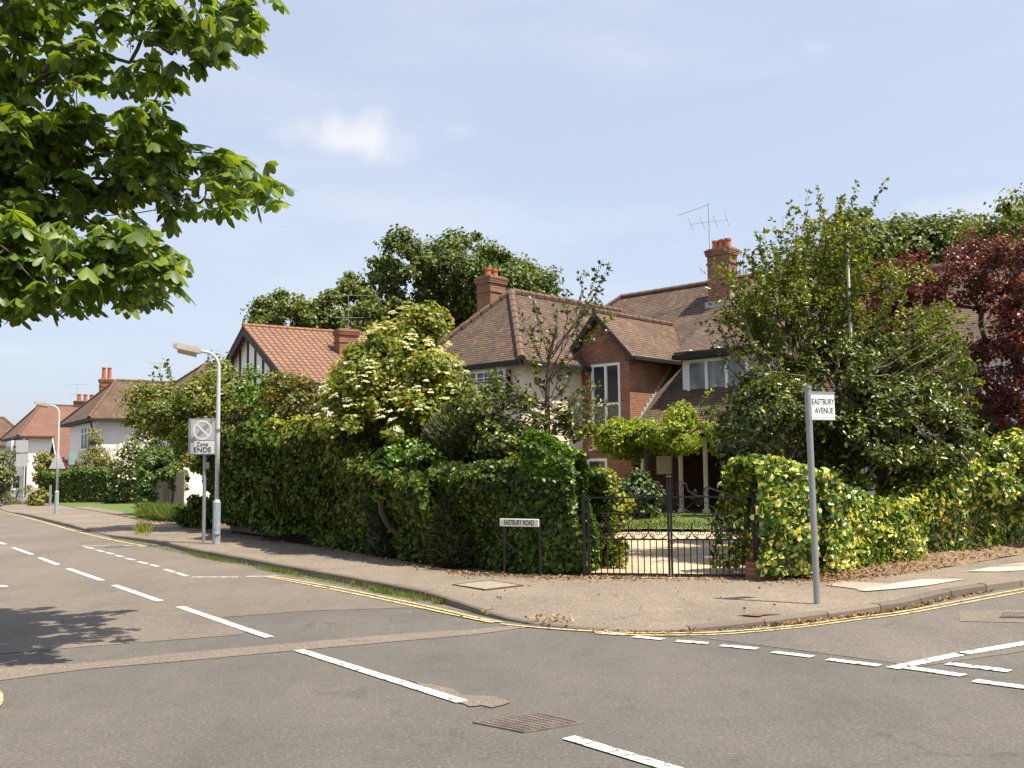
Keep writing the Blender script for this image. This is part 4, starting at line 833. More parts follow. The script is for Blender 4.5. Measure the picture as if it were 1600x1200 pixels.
# ------------------------------------------------ street furniture
def lamp(px,py,h,label,dirx,base_mat='lampbase'):
    g_=gp(px,py,.10); t=thing('street_lamp',label,'street lamp',g_,0,'street lamps along the pavement')
    mb=MB(); mb.tube([(0,0,-.1),(0,0,.95),(0,0,1.02)],[.088,.088,.055],14); b=mb.build('base',M[base_mat],t)
    k=MB(); k.bb((-.03,-.094,.35),(.03,-.08,.75)); k.build('access_door',M[base_mat],b)
    d=Vector((*dirx,0)).normalized(); hh=h-.12; mb=MB(); pts=[Vector((0,0,1.0)),Vector((0,0,2.5)),Vector((0,0,hh-.38))]
    for i in range(1,8):
        a=math.radians(i*12.5); pts.append(Vector((0,0,hh-.38))+d*.32*(1-math.cos(a))+Vector((0,0,.36*math.sin(a))))
    pts.append(pts[-1]+d*.12+Vector((0,0,.015)))
    mb.tube(pts,[.052,.05,.042]+[.036]*(len(pts)-3),12); mb.build('column',M['lampgrey'],t,smooth=True)
    e=pts[-1]; s=Vector((-d.y,d.x,0)); up=Vector((0,0,1)); tilt=up*.10
    V=[];
    for u,w,zt,zb in ((-.02,.06,.06,-.05),(.06,.11,.09,-.06),(.50,.13,.095,-.04),(.60,.09,.06,-.01)):
        c=e+d*u+tilt*(u*1.6); V+= [c-s*w+up*zb,c+s*w+up*zb,c+s*w*.7+up*zt,c-s*w*.7+up*zt]
    mb=MB(); f=[(0,1,2,3),(15,14,13,12)]
    for i in range(3):
        for k in range(4): f.append((i*4+k,(i+1)*4+k,(i+1)*4+(k+1)%4,i*4+(k+1)%4))
    mb.add(V,[tuple(reversed(q)) for q in f]); hd=mb.build('lantern',M['lampshade'],t)
    V=[]
    for u,w,zb,zt in ((.08,.10,-.15,-.055),(.50,.115,-.12,-.035)):
        c=e+d*u+tilt*(u*1.6); V+= [c-s*w*.8+up*zb,c+s*w*.8+up*zb,c+s*w+up*zt,c-s*w+up*zt]
    mb=MB(); mb.add(V,[(0,3,2,1),(4,5,6,7),(0,1,5,4),(1,2,6,5),(2,3,7,6),(3,0,4,7)]); mb.build('bowl',M['bowl'],hd)
    return t
mm_,Nm,Lm,bm=new_mat('lamp_bowl'); bm.inputs['Base Color'].default_value=(.42,.33,.20,1); bm.inputs['Roughness'].default_value=.25; M['bowl']=mm_
g1=gp(338,850,.1); h1=at(336,541,g1.y).z-.10
l1=lamp(338,850,h1,'nearer pale grey street lamp beside the Zone ENDS sign',(-1,-.25))
g2=gp(88,803,.1); h2=at(88,629,g2.y).z-.10
l2=lamp(88,803,h2,'farther street lamp standing by the front lawn at the left of the street',(-1,-.25))
mb=MB(); mb.tube([(0,-.02,2.62),(0,-.02,2.66)],.062,10); mb.tube([(0,-.02,.22),(0,-.02,.235)],.094,12); mb.build('strap',M['galv'],l1)
# Zone ENDS sign
g_=gp(318,848,.1); Yz=g_.y; zt=at(318,652,Yz).z; zs=thing('parking_zone_sign','grey Zone ENDS parking sign on its post just left of the nearer street lamp','road sign',g_,0)
mb=MB(); mb.tube([(0,0,-.1),(0,0,zt-.1)],.042,12); mb.tube([(0,0,zt-.1),(0,0,zt-.07)],.046,12); mb.build('post',M['galv'],zs)
M['signgrey']=plain('sign_face_grey',(.52,.51,.52),.5,0,.03,5); M['signwhite']=plain('sign_face_white',(.80,.79,.76),.45,0,.03,5); M['signdark']=plain('sign_mark_grey',(.30,.29,.29),.5,0,.04,5); M['ink']=plain('sign_ink',(.03,.03,.035),.5,0,.05,5)
x0=at(300,700,Yz).x-g_.x; x1=at(338.5,700,Yz).x-g_.x; zh=at(318,656,Yz).z-.1; zl=at(318,709,Yz).z-.1; zm=zh-(zh-zl)*.62
ry=-.10
sg=bpy.data.objects.new('sign_box',None); bpy.data.objects.remove(sg)
mb=MB(); mb.bb((x0-.06,-.11,zl-.03),(x1+.02,-.045,zh+.03)); fr_=mb.build('sign_frame',M['galv'],zs); fr_.rotation_euler=(0,0,ry)
mb=MB(); mb.bb((x0,-.116,zm+.008),(x1,-.1105,zh)); p1=mb.build('symbol_plate',M['signgrey'],fr_)
mb=MB(); mb.bb((x0,-.116,zl),(x1,-.1105,zm-.008)); p2=mb.build('text_plate',M['signwhite'],fr_)
cx=(x0+x1)/2; cz=(zm+zh)/2; R_=(x1-x0)*.40; mb=MB(); V=[];f=[]
for i in range(40):
    a=2*math.pi*i/40; V+= [(cx+math.cos(a)*R_,-.119,cz+math.sin(a)*R_),(cx+math.cos(a)*R_*.80,-.119,cz+math.sin(a)*R_*.80)]
for i in range(40): j=(i+1)%40; f.append((i*2,i*2+1,j*2+1,j*2))
mb.add(V,f)
def dbar(mb,t0,t1,w,y,sgn):
    d=Vector((sgn,0,1)).normalized(); s=Vector((d.z,0,-d.x)); c=Vector((cx,y,cz)); mb.add([c+d*t0-s*w,c+d*t0+s*w,c+d*t1+s*w,c+d*t1-s*w],[(0,1,2,3)])
dbar(mb,-R_*.82,R_*.82,R_*.11,-.1195,-1); mb.build('ring',M['signwhite'],fr_)
mb=MB(); k=(x1-x0)/2*1.38
for a,b in ((-k*.98,-R_*1.0),(-R_*.79,-R_*.13),(R_*.13,R_*.79),(R_*1.0,k*.98)): dbar(mb,a,b,R_*.17,-.1192,1)
mb.build('diagonal_bar',M['signdark'],fr_)
text('lettering','Zone',.135,M['ink'],fr_,(cx,-.120,zl+(zm-zl)*.72),(math.pi/2,0,0),.001)
text('lettering','ENDS',.165,M['ink'],fr_,(cx,-.120,zl+(zm-zl)*.28),(math.pi/2,0,0),.002,1.05)
mb=MB(); mb.bb((.0,-.03,zl-.35),(.11,.03,zl-.20)); mb.build('bracket',M['galv'],zs)
# EASTBURY AVENUE sign
g_=gp(1277,943,.09); Ya=g_.y; za=at(1262,607,Ya).z; av_=thing('street_name_sign','white EASTBURY AVENUE name plate on a tall grey post at the pavement corner','street sign',g_,0)
tx=at(1262,607,Ya).x-g_.x
mb=MB(); mb.tube([(0,0,-.1),(tx,0,za-.1),(tx,0,za-.09),(tx,0,za-.06)],[.038,.038,.045,.045],16); mb.build('post',M['galv'],av_,smooth=False)
M['whitesign']=plain('white_sign',(.86,.86,.82),.4,0,.02,5); M['teal']=plain('faded_teal_print',(.33,.50,.50),.5,0,.1,5)
zb=at(1270,655,Ya).z-g_.z; zc=at(1266,614,Ya).z-g_.z; xa=at(1267,635,Ya).x-g_.x; w_=(at(1309,635,Ya).x-g_.x-xa)
pr=thing('x','x y z w','x'); bpy.data.objects.remove(pr)
mb=MB(); W_=w_/math.cos(.42); mb.bb((0,-.012,0),(W_,.012,zc-zb)); pa=mb.build('name_plate',M['whitesign'],av_); pa.location=(xa,0,zb); pa.rotation_euler=(0,0,.42)
Hh=zc-zb
mb=MB(); mb.bb((-.012,-.02,Hh),(W_+.006,.02,Hh+.018)); mb.build('channel',M['galv'],pa); mb=MB(); mb.bb((-.012,-.016,-.010),(W_+.006,.016,0)); mb.build('channel',M['galv'],pa)
mb=MB(); mb.bb((.01,-.0135,.022),(W_-.01,-.0122,.030)); mb.bb((.05,-.0135,Hh-.035),(W_*.72,-.0122,Hh-.029)); mb.bb((W_*.72,-.0135,.05),(W_*.96,-.0122,.056)); mb.bb((.018,-.0135,Hh-.040),(.030,-.0122,Hh-.022)); mb.build('printed_line',M['teal'],pa)
text('lettering','EASTBURY',.098,M['ink'],pa,(W_*.50,-.0135,Hh*.665),(math.pi/2,0,0),.0008,.74)
text('lettering','AVENUE',.098,M['ink'],pa,(W_*.53,-.0135,Hh*.33),(math.pi/2,0,0),.0008,.76)
# EASTBURY ROAD low plate
ga=gp(787,898,.1); gb=gp(843,901,.1); d=(gb-ga); d.z=0; zt=at(788,810,ga.y).z; zb=at(788,822,ga.y).z; Lr=d.length
rs=thing('street_nameplate','old white EASTBURY ROAD nameplate on two low black posts against the shaded ivy','street sign',ga,math.atan2(d.y,d.x))
for x in (.0,Lr): mb=MB(); mb.bb((x-.014,.0,-.1),(x+.014,.03,zt-.12)); mb.build('post',M['black'],rs)
mb=MB(); mb.bb((-.03,-.055,zb-.1),(Lr+.03,-.032,zt-.1)); pt=mb.build('name_plate',worn('weathered_white_plate',(.82,.80,.74),(.30,.28,.24),.36,14),rs); bevel(pt,.008)
text('lettering','EASTBURY ROAD',(zt-zb)*.92,plain('faded_ink',(.10,.095,.09),.7,0,.3,30),pt,(Lr/2,-.0565,(zt+zb)/2-.1),(math.pi/2,0,0),.003,Lr*.94/((zt-zb)*.92*8.7))
# far signs at the left
def farpole(px,py,top,label,Yr=None,r=.045):
    g_=gp(px,py,.1); z=at(px,top,g_.y).z; t=thing('sign_pole',label,'road sign',g_,0); mb=MB(); mb.tube([(0,0,-.1),(0,0,z-.1)],r,8); mb.build('post',M['galv'],t); return t,g_,z
t,g_,z=farpole(35,789,686,'tall post with grey backs of two square signs at the far left of the street')
for a,b in ((688,707),(709,729)):
    za_=at(35,a,g_.y).z-.1; zb_=at(35,b,g_.y).z-.1; xa_=at(26,a,g_.y).x-g_.x; xb_=at(45,a,g_.y).x-g_.x; mb=MB(); mb.bb((xa_,-.06,zb_),(xb_,-.045,za_)); mb.build('sign_panel',M['signgrey'],t)
g_=at(88,796,gp(91,796,.1).y+9); g_.z=.1; zt_=at(88,706,g_.y).z; zb_=at(88,735,g_.y).z; t=thing('triangular_sign','grey back of a triangular warning sign behind the farther street lamp','road sign',g_,0)
mb=MB(); mb.tube([(0,0,-.1),(0,0,zt_-.4)],.045,8); mb.build('post',M['galv'],t); xw=at(101,735,g_.y).x-at(75,735,g_.y).x
mb=MB(); mb.prism([(-xw/2,-.06,zb_),(xw/2,-.06,zb_),(0,-.06,zt_)],(0,.015,0)); bevel(mb.build('sign_panel',M['signgrey'],t),.01)
t,g_,z=farpole(78,790,758,'short pale marker post in front of the square clipped hedge',r=.07)
g_=at(106,788,gp(106,788,.1).y+6); g_.z=.1; z_=at(106,707,g_.y).z; t=thing('bus_stop_flag','distant green and white panel on a thin post beyond the square hedge','sign',g_,0); mb=MB(); mb.tube([(0,0,0),(0,0,z_)],.05,8); mb.build('post',M['galv'],t); xx=at(118,707,g_.y).x-g_.x; mb=MB(); mb.bb((0,-.07,z_-.9),(xx,-.05,z_-.1)); mb.build('panel',M['teal'],t)

# ------------------------------------------------ wrought iron gates
def spiral(cx,cz,R,a0,turns,sgn,n=22,rend=.16):
    return [Vector((cx+math.cos(a0+sgn*t*2*math.pi*turns)*R*(1-(1-rend)*t),0,cz+math.sin(a0+sgn*t*2*math.pi*turns)*R*(1-(1-rend)*t))) for t in [i/n for i in range(n+1)]]
def cscroll(mb,p,q,r,side,th=.0075):
    """an arc from p to q whose two ends curl inwards into spirals"""
    p=Vector((p[0],0,p[1]));q=Vector((q[0],0,q[1])); d=(q-p).normalized(); s=Vector((-d.z,0,d.x))*side; m_=(p+q)/2
    def end(c,ax,sg):
        pts=[]; 
        for i in range(20):
            t=i/19; a=t*2*math.pi*1.35; rr=r*(1-.82*t); v=s*math.cos(a)*-1+ax*math.sin(a); pts.append(c+s*0+v*rr)
        return pts
    e1=end(p+s*r,-d,1); e2=end(q+s*r,d,1)
    mb.tube(list(reversed(e1))+[m_-s*r*.25]+e2,th,5)
gL=gp(921,901,.1); gR=gp(1181,904,.1); gdir=(gR-gL); gdir.z=0; GW=gdir.length; grz=math.atan2(gdir.y,gdir.x); leafw=GW/2-.02
def zrel(py): return at(1045,py,(gL.y+gR.y)/2).z-.1
Zb,Zm,Zt,Zc=zrel(901),zrel(843),zrel(777),zrel(748)
def gate_leaf(label,org,mir):
    t=thing('garden_gate',label,'gate',org,grz,'pair of wrought iron drive gates'); m=lambda x: (leafw-x if mir else x)   # x=0 at the hinge, leafw at the meeting stile
    fr=MB(); fr.bb((m(0)-.02,-.02,.0),(m(0)+.02,.02,Zt+.03)); fr.bb((m(leafw)-.016,-.018,.0),(m(leafw)+.016,.018,Zc)); fr.sphere((m(leafw),0,Zc+.02),.026)
    for z,h in ((.04,.018),(Zm,.012),(Zt,.012)): fr.bb((.02,-.014,z-h),(leafw-.024,.014,z+h))
    fr.build('frame',M['iron'],t)
    br=MB(); n=13
    for i in range(1,n): x=leafw*i/n; br.tube([(x,0,.05),(x,0,Zm)],.009,6)
    br.build('bars',M['iron'],t)
    sc=MB(); Hm=Zt-Zm; u=leafw/1.22
    def S(x,z,x2,z2,r,side): cscroll(sc,(m(x*u),Zm+z*Hm),(m(x2*u),Zm+z2*Hm),r,side*(-1 if mir else 1))
    # lower belt: big open circles with curled insides
    for k in range(4):
        x=(.165+.30*k)*u; rr=.158*u
        ring=[(m(x+math.cos(a)*rr),0,Zm+rr+.004+math.sin(a)*rr) for a in np.linspace(-.5*math.pi-2.5,-.5*math.pi+2.5,26)]; sc.tube(ring,.008,5)
        for dx,dz,q,a0,sg in ((-.07,.20,.062,1.2,-1),(.07,.23,.058,1.9,1),(.0,.10,.055,-.6,1)):
            sc.tube([(m(x+dx*u+v.x),0,Zm+dz*u+v.z) for v in spiral(0,0,q*u,a0,1.6,sg)],.007,5)
        if k<3:
            for s in (-1,1): sc.tube([(m(x+.15*u+s*v.x),0,Zm+v.z) for v in spiral(.05*u,.055,.045*u,-1.7,1.4,1)],.007,5)
    # upper belt: sweeping S scrolls climbing to the meeting stile
    S(.08,.52,.40,.90,.055*u,1); S(.45,.55,.75,.92,.06*u,-1); S(.72,.50,1.10,.80,.055*u,1); S(.28,.62,.58,.60,.045*u,-1); S(.85,.92,1.15,.55,.05*u,1)
    # crest over the top rail
    def C_(pts,th=.012): sc.tube([(m(a*u),0,Zt+b) for a,b in pts],th,5)
    C_([(.30,.01),(.42,.06),(.55,.10),(.66,.145),(.72,.12),(.735,.07)]); sc.tube([(m(v.x*u),0,Zt+v.z) for v in spiral(.69,.075,.05,0,1.6,-1)],.007,5)
    C_([(.70,.01),(.84,.02),(.96,.10),(.98,.19),(1.03,.23),(1.09,.22),(1.12,.17)]); sc.tube([(m(v.x*u),0,Zt+v.z) for v in spiral(1.07,.16,.05,0,1.6,-1)],.007,5)
    sc.tube([(m(v.x*u),0,Zt+v.z) for v in spiral(1.08,.06,.055,1.5,1.6,1)],.007,5); sc.tube([(m(v.x*u),0,Zt+v.z) for v in spiral(.86,.06,.045,1.5,1.6,1)],.007,5)
    sc.build('scrollwork',M['iron'],t)
    if mir:
        k=MB(); k.tube([(m(leafw)-.005,-.05,Zm-.02+.04*math.cos(a)) if False else (m(leafw)+.035*math.sin(a),-.045,Zm-.03+.035*math.cos(a)) for a in np.linspace(0,6.28,14)],.007,5); k.build('latch_ring',M['iron'],t)
    return t
gate_leaf('left leaf of the black wrought iron drive gates, hinged by the bright ivy pier',gL,False)
gate_leaf('right leaf of the black wrought iron drive gates, hinged by the variegated ivy pier',gL+gdir.normalized()*(leafw+.04),True)
for lab,p in (('thin iron gate post in the ivy at the left of the gates',gL-gdir.normalized()*.07),('thin iron gate post at the right of the gates beside the brick pier',gL+gdir.normalized()*(GW+.06))):
    t=thing('gate_post',lab,'post',p,grz,'iron gate posts'); mb=MB(); mb.bb((-.022,-.022,-.1),(.022,.022,Zt+.06)); mb.build('shaft',M['iron'],t); mb=MB(); mb.sphere((0,0,Zt+.08),.03); mb.build('finial',M['iron'],t)
c=gp(1209,908,.1)+Vector((.0,.50,0)); t=thing('brick_pier','low red brick pier under the variegated ivy at the right of the gates','pier',c,grz)
mb=MB(); mb.bb((-.27,-.30,-.1),(.27,.30,.24)); mb.build('plinth',M['brick'],t); mb=MB(); mb.bb((-.16,.0,.24),(.22,.28,1.0)); mb.build('shaft',M['brick'],t)
# low brick garden wall under the avenue ivy
wa=gp(1240,907,.1)+Vector((0,.75,0)); wb=gp(1600,864,.1)+Vector((-.7,1.3,0)); d=(wb-wa); d.z=0; t=thing('garden_wall','low red brick garden wall nearly buried under the variegated ivy along the avenue','wall',wa,math.atan2(d.y,d.x)); mb=MB(); mb.bb((0,-.11,-.1),(d.length+8,.11,.9)); mb.build('brickwork',M['brick'],t); mb=MB(); mb.bb((0,-.15,.903),(d.length+8,.15,.96)); mb.build('coping',M['brick'],t)
# board fences
def back(px,py,k): p=at(px,py,gp(px,py,.1).y+k); p.z=.1; return p
def fence(label,a,b,h,mat,seed=0,name='board_fence',gap=.012):
    d=b-a; d.z=0; t=thing(name,label,'fence',a,math.atan2(d.y,d.x)); r=random.Random(seed); mb=MB(); x=0
    while x<d.length: mb.bb((x,-.012+r.uniform(-.004,.004),.03),(x+.135,.012+r.uniform(-.004,.004),h+r.uniform(-.02,.02))); x+=.135+gap
    mb.build('boards',M[mat],t)
    mb=MB(); mb.bb((0,.015,.35),(d.length,.07,.43)); mb.bb((0,.015,h-.4),(d.length,.07,h-.32)); mb.build('rails',M[mat],t)
    for k in range(int(d.length/2.4)+1): mb=MB(); mb.bb((k*2.4-.05,.02,-.1),(k*2.4+.05,.12,h+.08)); mb.build('post',M[mat],t)
    return t
fence('pale weathered board fence half covered in ivy beside the clipped yew',back(237,808,3.5),back(287,811,2.2),1.75,'fencewood',1)
fence('dark weathered board fence seen through a gap in the ivy behind the lamp',gp(330,832,.1)+Vector((.45,.3,0)),gp(500,856,.1)+Vector((.5,.35,0)),1.95,'darkfence',2)
# ------------------------------------------------ horse chestnut over the road (top left)
def in_poly(x,y,poly):
    r=False; j=len(poly)-1
    for i in range(len(poly)):
        xi,yi=poly[i];xj,yj=poly[j]
        if (yi>y)!=(yj>y) and x<(xj-xi)*(y-yi)/(yj-yi)+xi: r=not r
        j=i
    return r
ct=thing('chestnut_tree','large horse chestnut whose leafy boughs hang over the road from the left','tree',(-8.3,9.2,0))
off=np.array([-8.3,9.2,0])
lobes=[([(-90,-120),(395,-120),(400,20),(412,50),(395,66),(345,62),(300,112),(308,150),(255,190),(250,240),(-90,250)],9.0,11.2,330),
       ([(-90,180),(250,190),(300,235),(352,240),(396,268),(440,282),(448,296),(395,306),(372,322),(310,330),(235,328),(130,352),(-90,380)],9.2,11.4,330),
       ([(-90,330),(150,350),(205,362),(235,375),(278,402),(258,420),(264,445),(232,468),(190,452),(150,440),(90,488),(30,486),(-90,495)],8.4,10.2,235)]
Cc=[]
for poly,ya,yb,n in lobes:
    xs=[p[0] for p in poly]; ys=[p[1] for p in poly]; k=0
    while k<n:
        x=random.uniform(min(xs),max(xs)); y=random.uniform(min(ys),max(ys))
        if in_poly(x,y,poly):
            p=np.array(at(x,y,random.uniform(ya,yb)))
            if x>40 and wob(p[None],1.5,91,2)[0]<-.22: continue
            Cc.append(p-off); k+=1
o1,_=vol_pts([((-7.6,9.5,7.2),(3.6,3.8,2.6)),((-9.5,10,8.6),(4,4,3.2)),((-8.5,13,7.0),(3.2,3.0,2.6)),((-5.6,10.5,8.6),(2.2,2.4,1.7)),((-10,7.5,6.4),(3,2.6,2.4))],620,.6)
keep=[q for q in o1 if not (-4.6*q[1]/9<q[0] and q[2]<1.65+q[1]*.46)]
Cc=np.array(Cc); Call=np.concatenate([Cc,np.array(keep)-off])
def palmate(C,per,mat,parent):
    P=[];T=[];Nl=[];S=[]
    for c in C:
        for j in range(per):
            o=c+RNG.normal(size=3)*np.array([.10,.10,.055]); out=unit(np.array([*(c[:2]+RNG.normal(size=2)*1.5),0])); f=unit(out+RNG.normal(size=3)*np.array([.9,.9,.15])); tl=RNG.uniform(.2,.75); up=unit(np.array([0,0,1])+RNG.normal(size=3)*.33)
            f=unit(f-(f@up)*up); s=np.cross(up,f); k=7 if RNG.random()<.6 else 5; sz=RNG.uniform(.8,1.2)
            for i in range(k):
                a=(i/(k-1)-.5)*math.radians(250); d=f*math.cos(a)+s*math.sin(a); d=unit(d-up*tl); P.append(o); T.append(d); Nl.append(unit(up+d*.3)); S.append(sz*(1-.35*abs(i/(k-1)-.5)*2))
    return np.array(P),np.array(Nl),np.array(T),np.array(S)
P_,N_,T_,S_=palmate(Call,3,None,None)
def chest_leaves():
    n=len(P_); Nn=unit(N_-(N_*T_).sum(1,keepdims=True)*T_); t=T_; b=np.cross(Nn,t); s=(.175*S_)[:,None]
    mid=lambda u: P_+t*s*u-np.array([0,0,1])*s*.28*u*u
    cols=[mid(0)]
    for u,w in ((.35,.15),(.70,.245),(.9,.15)): cols+=[mid(u)+b*s*w-Nn*s*w*.18,mid(u),mid(u)-b*s*w-Nn*s*w*.18]
    cols.append(mid(1)); k=len(cols); V=np.stack(cols,1).reshape(-1,3); base=(np.arange(n)*k)[:,None]
    tr=[(0,1,2),(0,2,3),(1,4,5),(1,5,2),(2,5,6),(2,6,3),(4,7,8),(4,8,5),(5,8,9),(5,9,6),(7,10,8),(8,10,9)]
    Q=np.concatenate([base+np.array(x) for x in tr]); return fastmesh('crown',V,Q,M['chestnut'],ct,smooth=False)
chest_leaves()
grow(Call[RNG.permutation(len(Call))[:900]],(0,0,-.1),.22,.004,exp=1.6,extra=[(0,0,1.5),(.2,.1,3.0),(.7,.2,4.2)],curl=.06).build('trunk',M['bark'],ct,smooth=True)
for c in Cc[RNG.permutation(len(Cc))[:26]]:
    mb=MB(); c=Vector(c)+Vector((0,0,.1)); mb.tube([c,c+Vector((.01,0,.17))],.004,4)
    for i in range(16): h=random.uniform(.03,.17); a=random.uniform(0,6.28); mb.sphere(c+Vector((math.cos(a)*.03*(1.2-h*4),math.sin(a)*.03*(1.2-h*4),h)),random.uniform(.006,.010),5,4)
    mb.build('seed_spike',M['grassblade'],ct)

# ------------------------------------------------ background trees
tree('oak_tree','tall dark green oak rising behind the houses, its crown left of centre against the sky','tree',
  [bx(588,700,385,500,72,5),bx(640,790,375,500,74,5),bx(700,868,420,520,72,4.5),bx(600,690,470,560,70,4),bx(760,872,425,470,73,3),bx(560,640,440,520,72,3),bx(600,860,460,600,75,4)],(-3.2,73,0),640,.80,76000,.21,'oak',r0=.55,fork=6,amp=.8,freq=.25,seed=4,jit=.6)
tree('far_tree','lower paler green tree behind the pantiled roof, left of the tall oak','tree',
  [bx(405,500,475,560,66,3),bx(450,600,462,560,68,3.5),bx(520,610,440,540,69,3),bx(395,440,492,540,66,2)],(-12.5,67,0),260,.65,26000,.20,'oak2',r0=.35,fork=5,amp=.7,freq=.3,seed=9,jit=.7)
tree('background_tree','rounded dark green tree behind the main roof, just right of the white pole','tree',[bx(1330,1500,350,470,58,4),bx(1370,1450,340,420,58,3),bx(1400,1510,345,440,58,3)],(20.5,59,0),260,.7,30000,.19,'oak',r0=.4,fork=5,amp=.7,freq=.3,seed=12)
tree('background_tree','dark green tree behind the main roof and the upright shoots of the holly','tree',[bx(1265,1390,345,460,56,4),bx(1290,1370,328,420,56,3),bx(1240,1320,400,480,56,3)],(18,56.5,0),230,.7,26000,.19,'oak',r0=.4,fork=5,amp=.7,freq=.3,seed=13)
tree('ash_tree','airy pale green tree above the purple-leaved tree at the top right corner','tree',[bx(1505,1640,330,420,32,2.2),bx(1570,1680,290,400,32,2),bx(1560,1700,380,520,33,2.5)],(18.5,32.5,0),110,.5,9000,.11,'oak2',r0=.25,fork=4,amp=.5,freq=.4,seed=14,jit=.8,lean=(-.3,0))
tree('garden_tree','dark bushy tree beyond the right wing, at the right edge','tree',[bx(1480,1700,400,640,37,3)],(22,38,0),120,.8,7000,.24,'oak',r0=.3,fork=3,amp=.5,freq=.4,seed=15)
# purple-leaved tree
tree('purple_tree','dark purple-red leaved tree beside the avenue at the right edge','tree',
  [bx(1420,1560,375,520,21,1.3),bx(1480,1640,350,480,21,1.5),bx(1560,1720,380,560,21.5,1.5),bx(1330,1470,440,600,20.5,1.1),bx(1450,1640,480,650,21,1.4),bx(1600,1720,520,700,21,1.2),bx(1310,1410,520,640,20.5,.8),bx(1390,1500,540,680,20.6,.9),bx(1375,1470,400,500,21,.8),bx(1500,1640,570,690,20.8,1.0),bx(1340,1440,470,640,21,.9)],(at(1548,700,21.5).x,21.5,.1),430,.27,42000,.060,'maple',r0=.15,fork=1.6,amp=.4,freq=.9,seed=16,jit=.9,surf=.25,prune=0,lean=(-.1,.1))

# ------------------------------------------------ left gardens, from the far end of the street
def s_(name,label,cat_,boxes,Y,nc,cr,nl,ls,mat,**k):
    bl=[bx(*b,Y) if len(b)==4 else bx(*b) for b in boxes]; c=sum((b[0] for b in bl),Vector())/len(bl)
    return shrub(name,label,cat_,bl,(c.x,c.y,.05),nc,cr,nl,ls,mat,**k)
s_('roadside_tree','dark green garden tree at the left edge by the far end of the street','tree',[(-60,22,700,785),(-40,12,688,740)],62,60,.6,4500,.16,'greyleaf',seed=20)
s_('distant_tree','bushy tree closing the view at the far left end of the street','tree',[(-160,-20,700,800),(-90,10,735,800)],95,60,1,3500,.3,'oak',seed=21)
s_('lavender_clump','low grey-green mound of lavender at the far end of the pavement','bush',[(-20,58,765,795),(10,50,762,790)],62,40,.35,4000,.10,'greyleaf',shape='blade',seed=22,nst=20)
s_('golden_shrub','yellow-green shrub touched with red in front of the far white house','bush',[(52,80,715,775)],68,34,.4,3000,.12,'goldleaf',seed=23,nst=20)
s_('berberis','dark red-leaved shrub between the golden shrub and the square hedge','bush',[(70,118,722,782),(80,112,716,760)],70,40,.45,3500,.12,'redleaf',seed=24,nst=20)
s_('golden_groundcover','low orange-gold shrub beside the short marker post','bush',[(44,74,768,795)],58,24,.25,1800,.10,'goldleaf',seed=25,nst=12)
ha=gp(76,791,.1)+Vector((0,2,0)); hb=gp(262,806,.1)+Vector((0,11,0)); hb=at(262,785,66); 
zt=at(150,734,66).z
hedge('clipped_hedge','square-clipped dark green garden hedge along the far front lawn','hedge',[(at(77,780,66).x,66),(at(262,780,66).x,66)],[zt,zt],1.4,12000,.11,'laurel',amp=.06,freq=1.2,seed=30,back=.1)
hedge('clipped_hedge','end return of the square-clipped hedge facing the far pavement','hedge',[(at(80,780,67).x,74),(at(78,780,66).x,66.5)],[zt,zt],1.3,3500,.11,'laurel',amp=.06,freq=1.2,seed=31,back=.1)
s_('conifer_shrub','yellow-green conical conifer in front of the white wall with the hipped brown roof','conifer',[(128,172,700,735),(134,165,684,720),(140,158,672,700),(105,185,718,740)],68.5,60,.42,5000,.12,'goldleaf',seed=32,shape='narrow')
s_('white_flowered_shrub','tall loose shrub with small white flowers behind the square hedge','bush',[(172,232,690,790),(190,250,672,740),(205,262,720,790)],60,80,.42,7500,.11,'greyleaf',seed=33)
o=COL.objects.get('white_flowered_shrub'); P1,N1=vol_pts([((Vector(b[0])-o.location),b[1]) for b in (bx(172,232,690,785,60),bx(190,250,676,740,60))],420,.95); leaves('blossom',P1+N1*.15,N1,.12,M['cream'],o,jit=.4)
s_('ball_bush','small round bright green bush on the far front lawn','bush',[(157,187,767,789)],60,30,.16,2400,.08,'laurel',seed=34,nst=10,surf=.6,prune=0,amp=.05)
s_('clipped_yew','rounded clipped yew leaning over the lawn beside the pale board fence','bush',[(213,246,725,816),(216,272,705,752,42.2,1.2),(212,238,765,816)],40.6,110,.26,15000,.07,'laurel',seed=35,amp=.12,prune=0)
s_('dark_conifer','dark green conifer behind the clipped yew','conifer',[(228,290,688,760),(245,300,650,720)],51,50,.45,5000,.12,'yew',seed=36)
s_('ivy_clump','pale ivy spilling over the weathered board fence','climbing plant',[(240,288,731,752),(258,290,745,768)],gp(262,810,.1).y+2.5,40,.16,2600,.075,'ivy',seed=37,nst=20)
t=thing('ornamental_grass','clump of tall green grass in front of the weathered board fence','grass clump',gp(260,812,.1))
Pg=[];Tg=[]
a_=gp(228,809,.1);b_=gp(284,813,.1)
for i in range(5200): q=a_.lerp(b_,random.random())+Vector((random.uniform(-.3,.3),random.uniform(-.3,.5),0)); Pg.append(np.array(q-t.location)); Tg.append(np.array((random.gauss(0,.17),random.gauss(0,.17),1)))
leaves('blades',np.array(Pg),RNG.normal(size=(5200,3)),.50,M['grassgreen'],t,'grass',droop=.3,tdir=np.array(Tg),jit=.1)
s_('ivy_shrub','dark ivy-covered shrub ending the boundary hedge behind the Zone ENDS sign post','bush',[(284,345,690,800,32.5,.8),(282,330,715,780,32,.7),(284,340,760,830,31.6,.7),(300,350,720,832,31,.7)],32,230,.26,20000,.09,'ivy_dark',shape='ivy',seed=38,prune=0)
